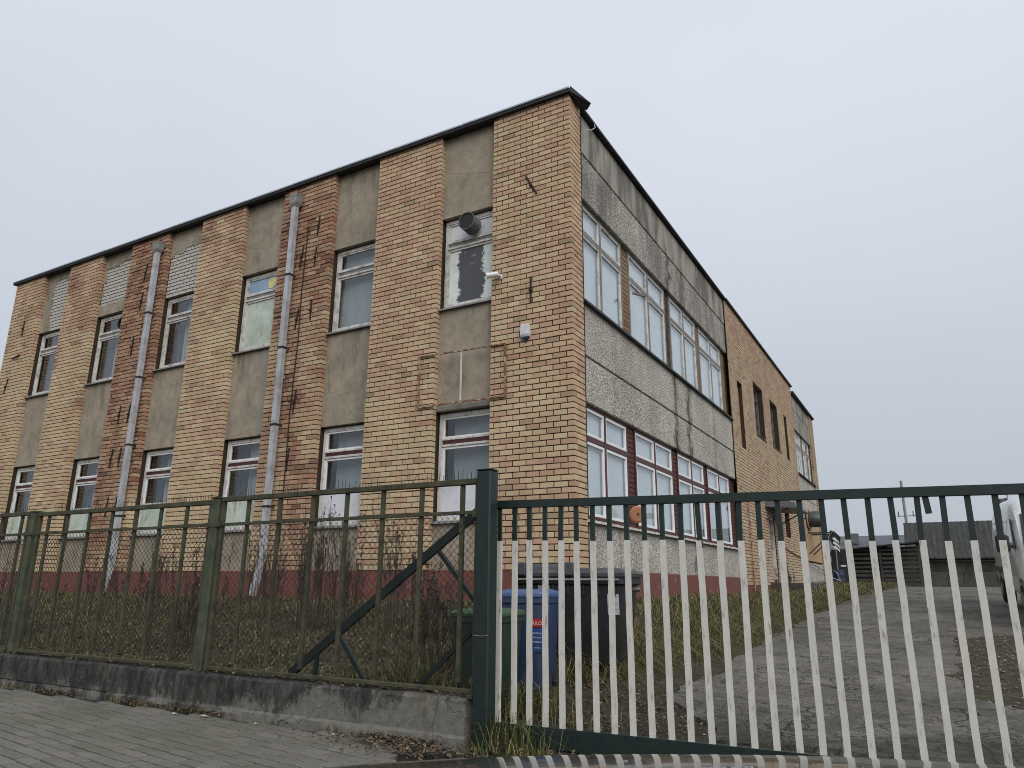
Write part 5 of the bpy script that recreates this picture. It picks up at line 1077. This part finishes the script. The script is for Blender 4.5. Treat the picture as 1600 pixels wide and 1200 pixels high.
def weed(x, y, n, h, spread, label, plume=True):
    z = ground_z(x, y)-.02; t = thing('dry_weed', label, 'dry weed', (x, y, z), SG); st = MB(); tw = MB(); lv = MB()
    for _ in range(int(n*.8)):
        bx, by = random.gauss(0, spread*.45), random.gauss(0, spread*.35); hh = h*random.uniform(.55, 1.08); lx, ly = random.gauss(0, .10)*hh, random.gauss(0, .08)*hh; pts = []
        for k in range(6):
            f = k/5; pts.append(Vector((bx+lx*f*f+random.gauss(0, .008), by+ly*f*f+random.gauss(0, .008), hh*f)))
        st.tube(pts, [lerp(.0072, .0024, k/5) for k in range(6)], 3, cap=False)
        for q in range(random.randint(9, 16)):
            f = random.uniform(.30, 1.0); i = min(4, int(f*5)); p = pts[i].lerp(pts[i+1], f*5-i); a = random.uniform(0, 6.28); l = random.uniform(.10, .34)*(1.25-f)*h/1.3
            e = p+Vector((math.cos(a)*l*.26, math.sin(a)*l*.26, l)); tw.tube([p, p.lerp(e, .55)+Vector((math.cos(a), math.sin(a), 0))*l*.08, e], [.0036, .0026, .0016], 3, cap=False)
            if plume:
                for _k in range(random.randint(2, 5)):
                    g = p.lerp(e, random.uniform(.35, 1.0)); b2 = random.uniform(0, 6.28); d = Vector((math.cos(b2), math.sin(b2), random.uniform(-.2, 1))).normalized()*random.uniform(.014, .032); s = d.orthogonal().normalized()*.006
                    lv.add([g-s, g+s, g+d+s*.4, g+d-s*.4], [(0, 1, 2, 3)], random.choice([(.028, .020, .018), (.045, .032, .027), (.085, .068, .052), (.022, .017, .017)]))
    o = st.obj('stems', 'twig', t, fix=False); o['kind'] = 'stuff'; o = tw.obj('twigs', 'twig', t, fix=False); o['kind'] = 'stuff'
    if plume and lv.v: o = lv.obj('seed_heads', 'leaf', t, tint=True, fix=False); o['kind'] = 'stuff'
weed(-2.35, -3.25, 34, 1.55, .34, 'tallest dark clump of dry weed stalks left of the gate brace')
weed(-1.75, -3.3, 26, 1.45, .30, 'dense dry weed clump just right of the tallest clump')
weed(-1.05, -3.1, 15, 1.45, .30, 'loose dry weed clump with one high stalk before the second lower window')
weed(-3.6, -2.9, 16, 1.25, .40, 'thin forked dry weeds beside the near downpipe foot')
weed(-.25, -3.5, 22, .95, .40, 'low tangled dry weeds under the middle of the gate brace')
weed(.42, -4.25, 34, .95, .34, 'purple brown bushy dry weed beside the green bin')
weed(-4.6, -3.1, 24, 1.05, .55, 'spreading dry weeds behind the wide fence post')
weed(-5.9, -3.2, 20, .95, .50, 'low dry weeds behind the middle fence panel')
weed(-7.6, -2.9, 16, .85, .55, 'sparse dry weeds near the far downpipe foot')
weed(-9.6, -3.2, 16, 1.15, .5, 'dry weeds at the left edge of the photo')
weed(-5.2, -1.5, 14, 1.4, .35, 'tall thin weeds against the red plinth under the third bay')
weed(-6.9, -4.4, 16, .75, .45, 'low dark weeds close behind the middle fence panel'); weed(-3.1, -4.5, 26, .85, .45, 'dense dark bramble clump close to the wide fence post')
weed(-8.6, -4.2, 18, .9, .5, 'dark weed tangle close behind the leftmost fence panel'); weed(-4.3, -1.3, 16, 1.2, .4, 'dry stalks against the plinth left of the near downpipe'); weed(-8.2, -1.4, 16, 1.1, .5, 'dry stalks against the plinth between the two downpipes')
weed(1.05, -4.55, 10, .5, .25, 'small dry weed in front of the green bin')
weed(.9, 13.2, 20, 1.0, .35, 'dry twiggy weed growing beside the side entrance step')
# bramble twigs tangled along the fence bottom
b = MB()
for _ in range(260):
    x, y = random.uniform(-8.5, 1.5), random.uniform(FY+.3, -1.2); z = ground_z(x, y); a = random.uniform(0, 6.28); l = random.uniform(.25, .7); pts = []
    for k in range(5): f = k/4; pts.append((x+math.cos(a)*l*f, y+math.sin(a)*l*f, z+.42*l*math.sin(f*2.6)+random.gauss(0, .012)))
    b.tube(pts, [.0035, .003, .0026, .002, .0014], 3, cap=False)
o = b.obj('bramble_twigs', 'twig', fix=False); tag(o, 'thin tangled bramble twigs over the lawn', 'brambles', kind='stuff')
# scraps of pale litter
for k, (x, y, s) in enumerate(((-.92, -5.93, .05), (-.25, -5.95, .022), (-1.25, -5.99, .036), (.62, -5.95, .018))):
    o = MB().add([(-s, -s*.25, .004), (s, -s*.3, .012), (s*.9, s*.3, .006), (-s*.8, s*.25, .016), (-s, -s*.25, .002), (s, -s*.3, .010), (s*.9, s*.3, .004), (-s*.8, s*.25, .014)], [(0, 1, 2, 3), (7, 6, 5, 4)]).obj('paper_scrap', 'paper', fix=False)
    o.location = (x, y, 0); o.rotation_euler = (0, 0, -.1); tag(o, ('longest pale paper scrap on the pavers at the wall foot', 'short pale scrap to the right of the long one by the wall', 'flat pale scrap lying out on the pavers', 'tiny pale scrap near the dark leaf pile')[k], 'litter', 'paper scraps by the wall')
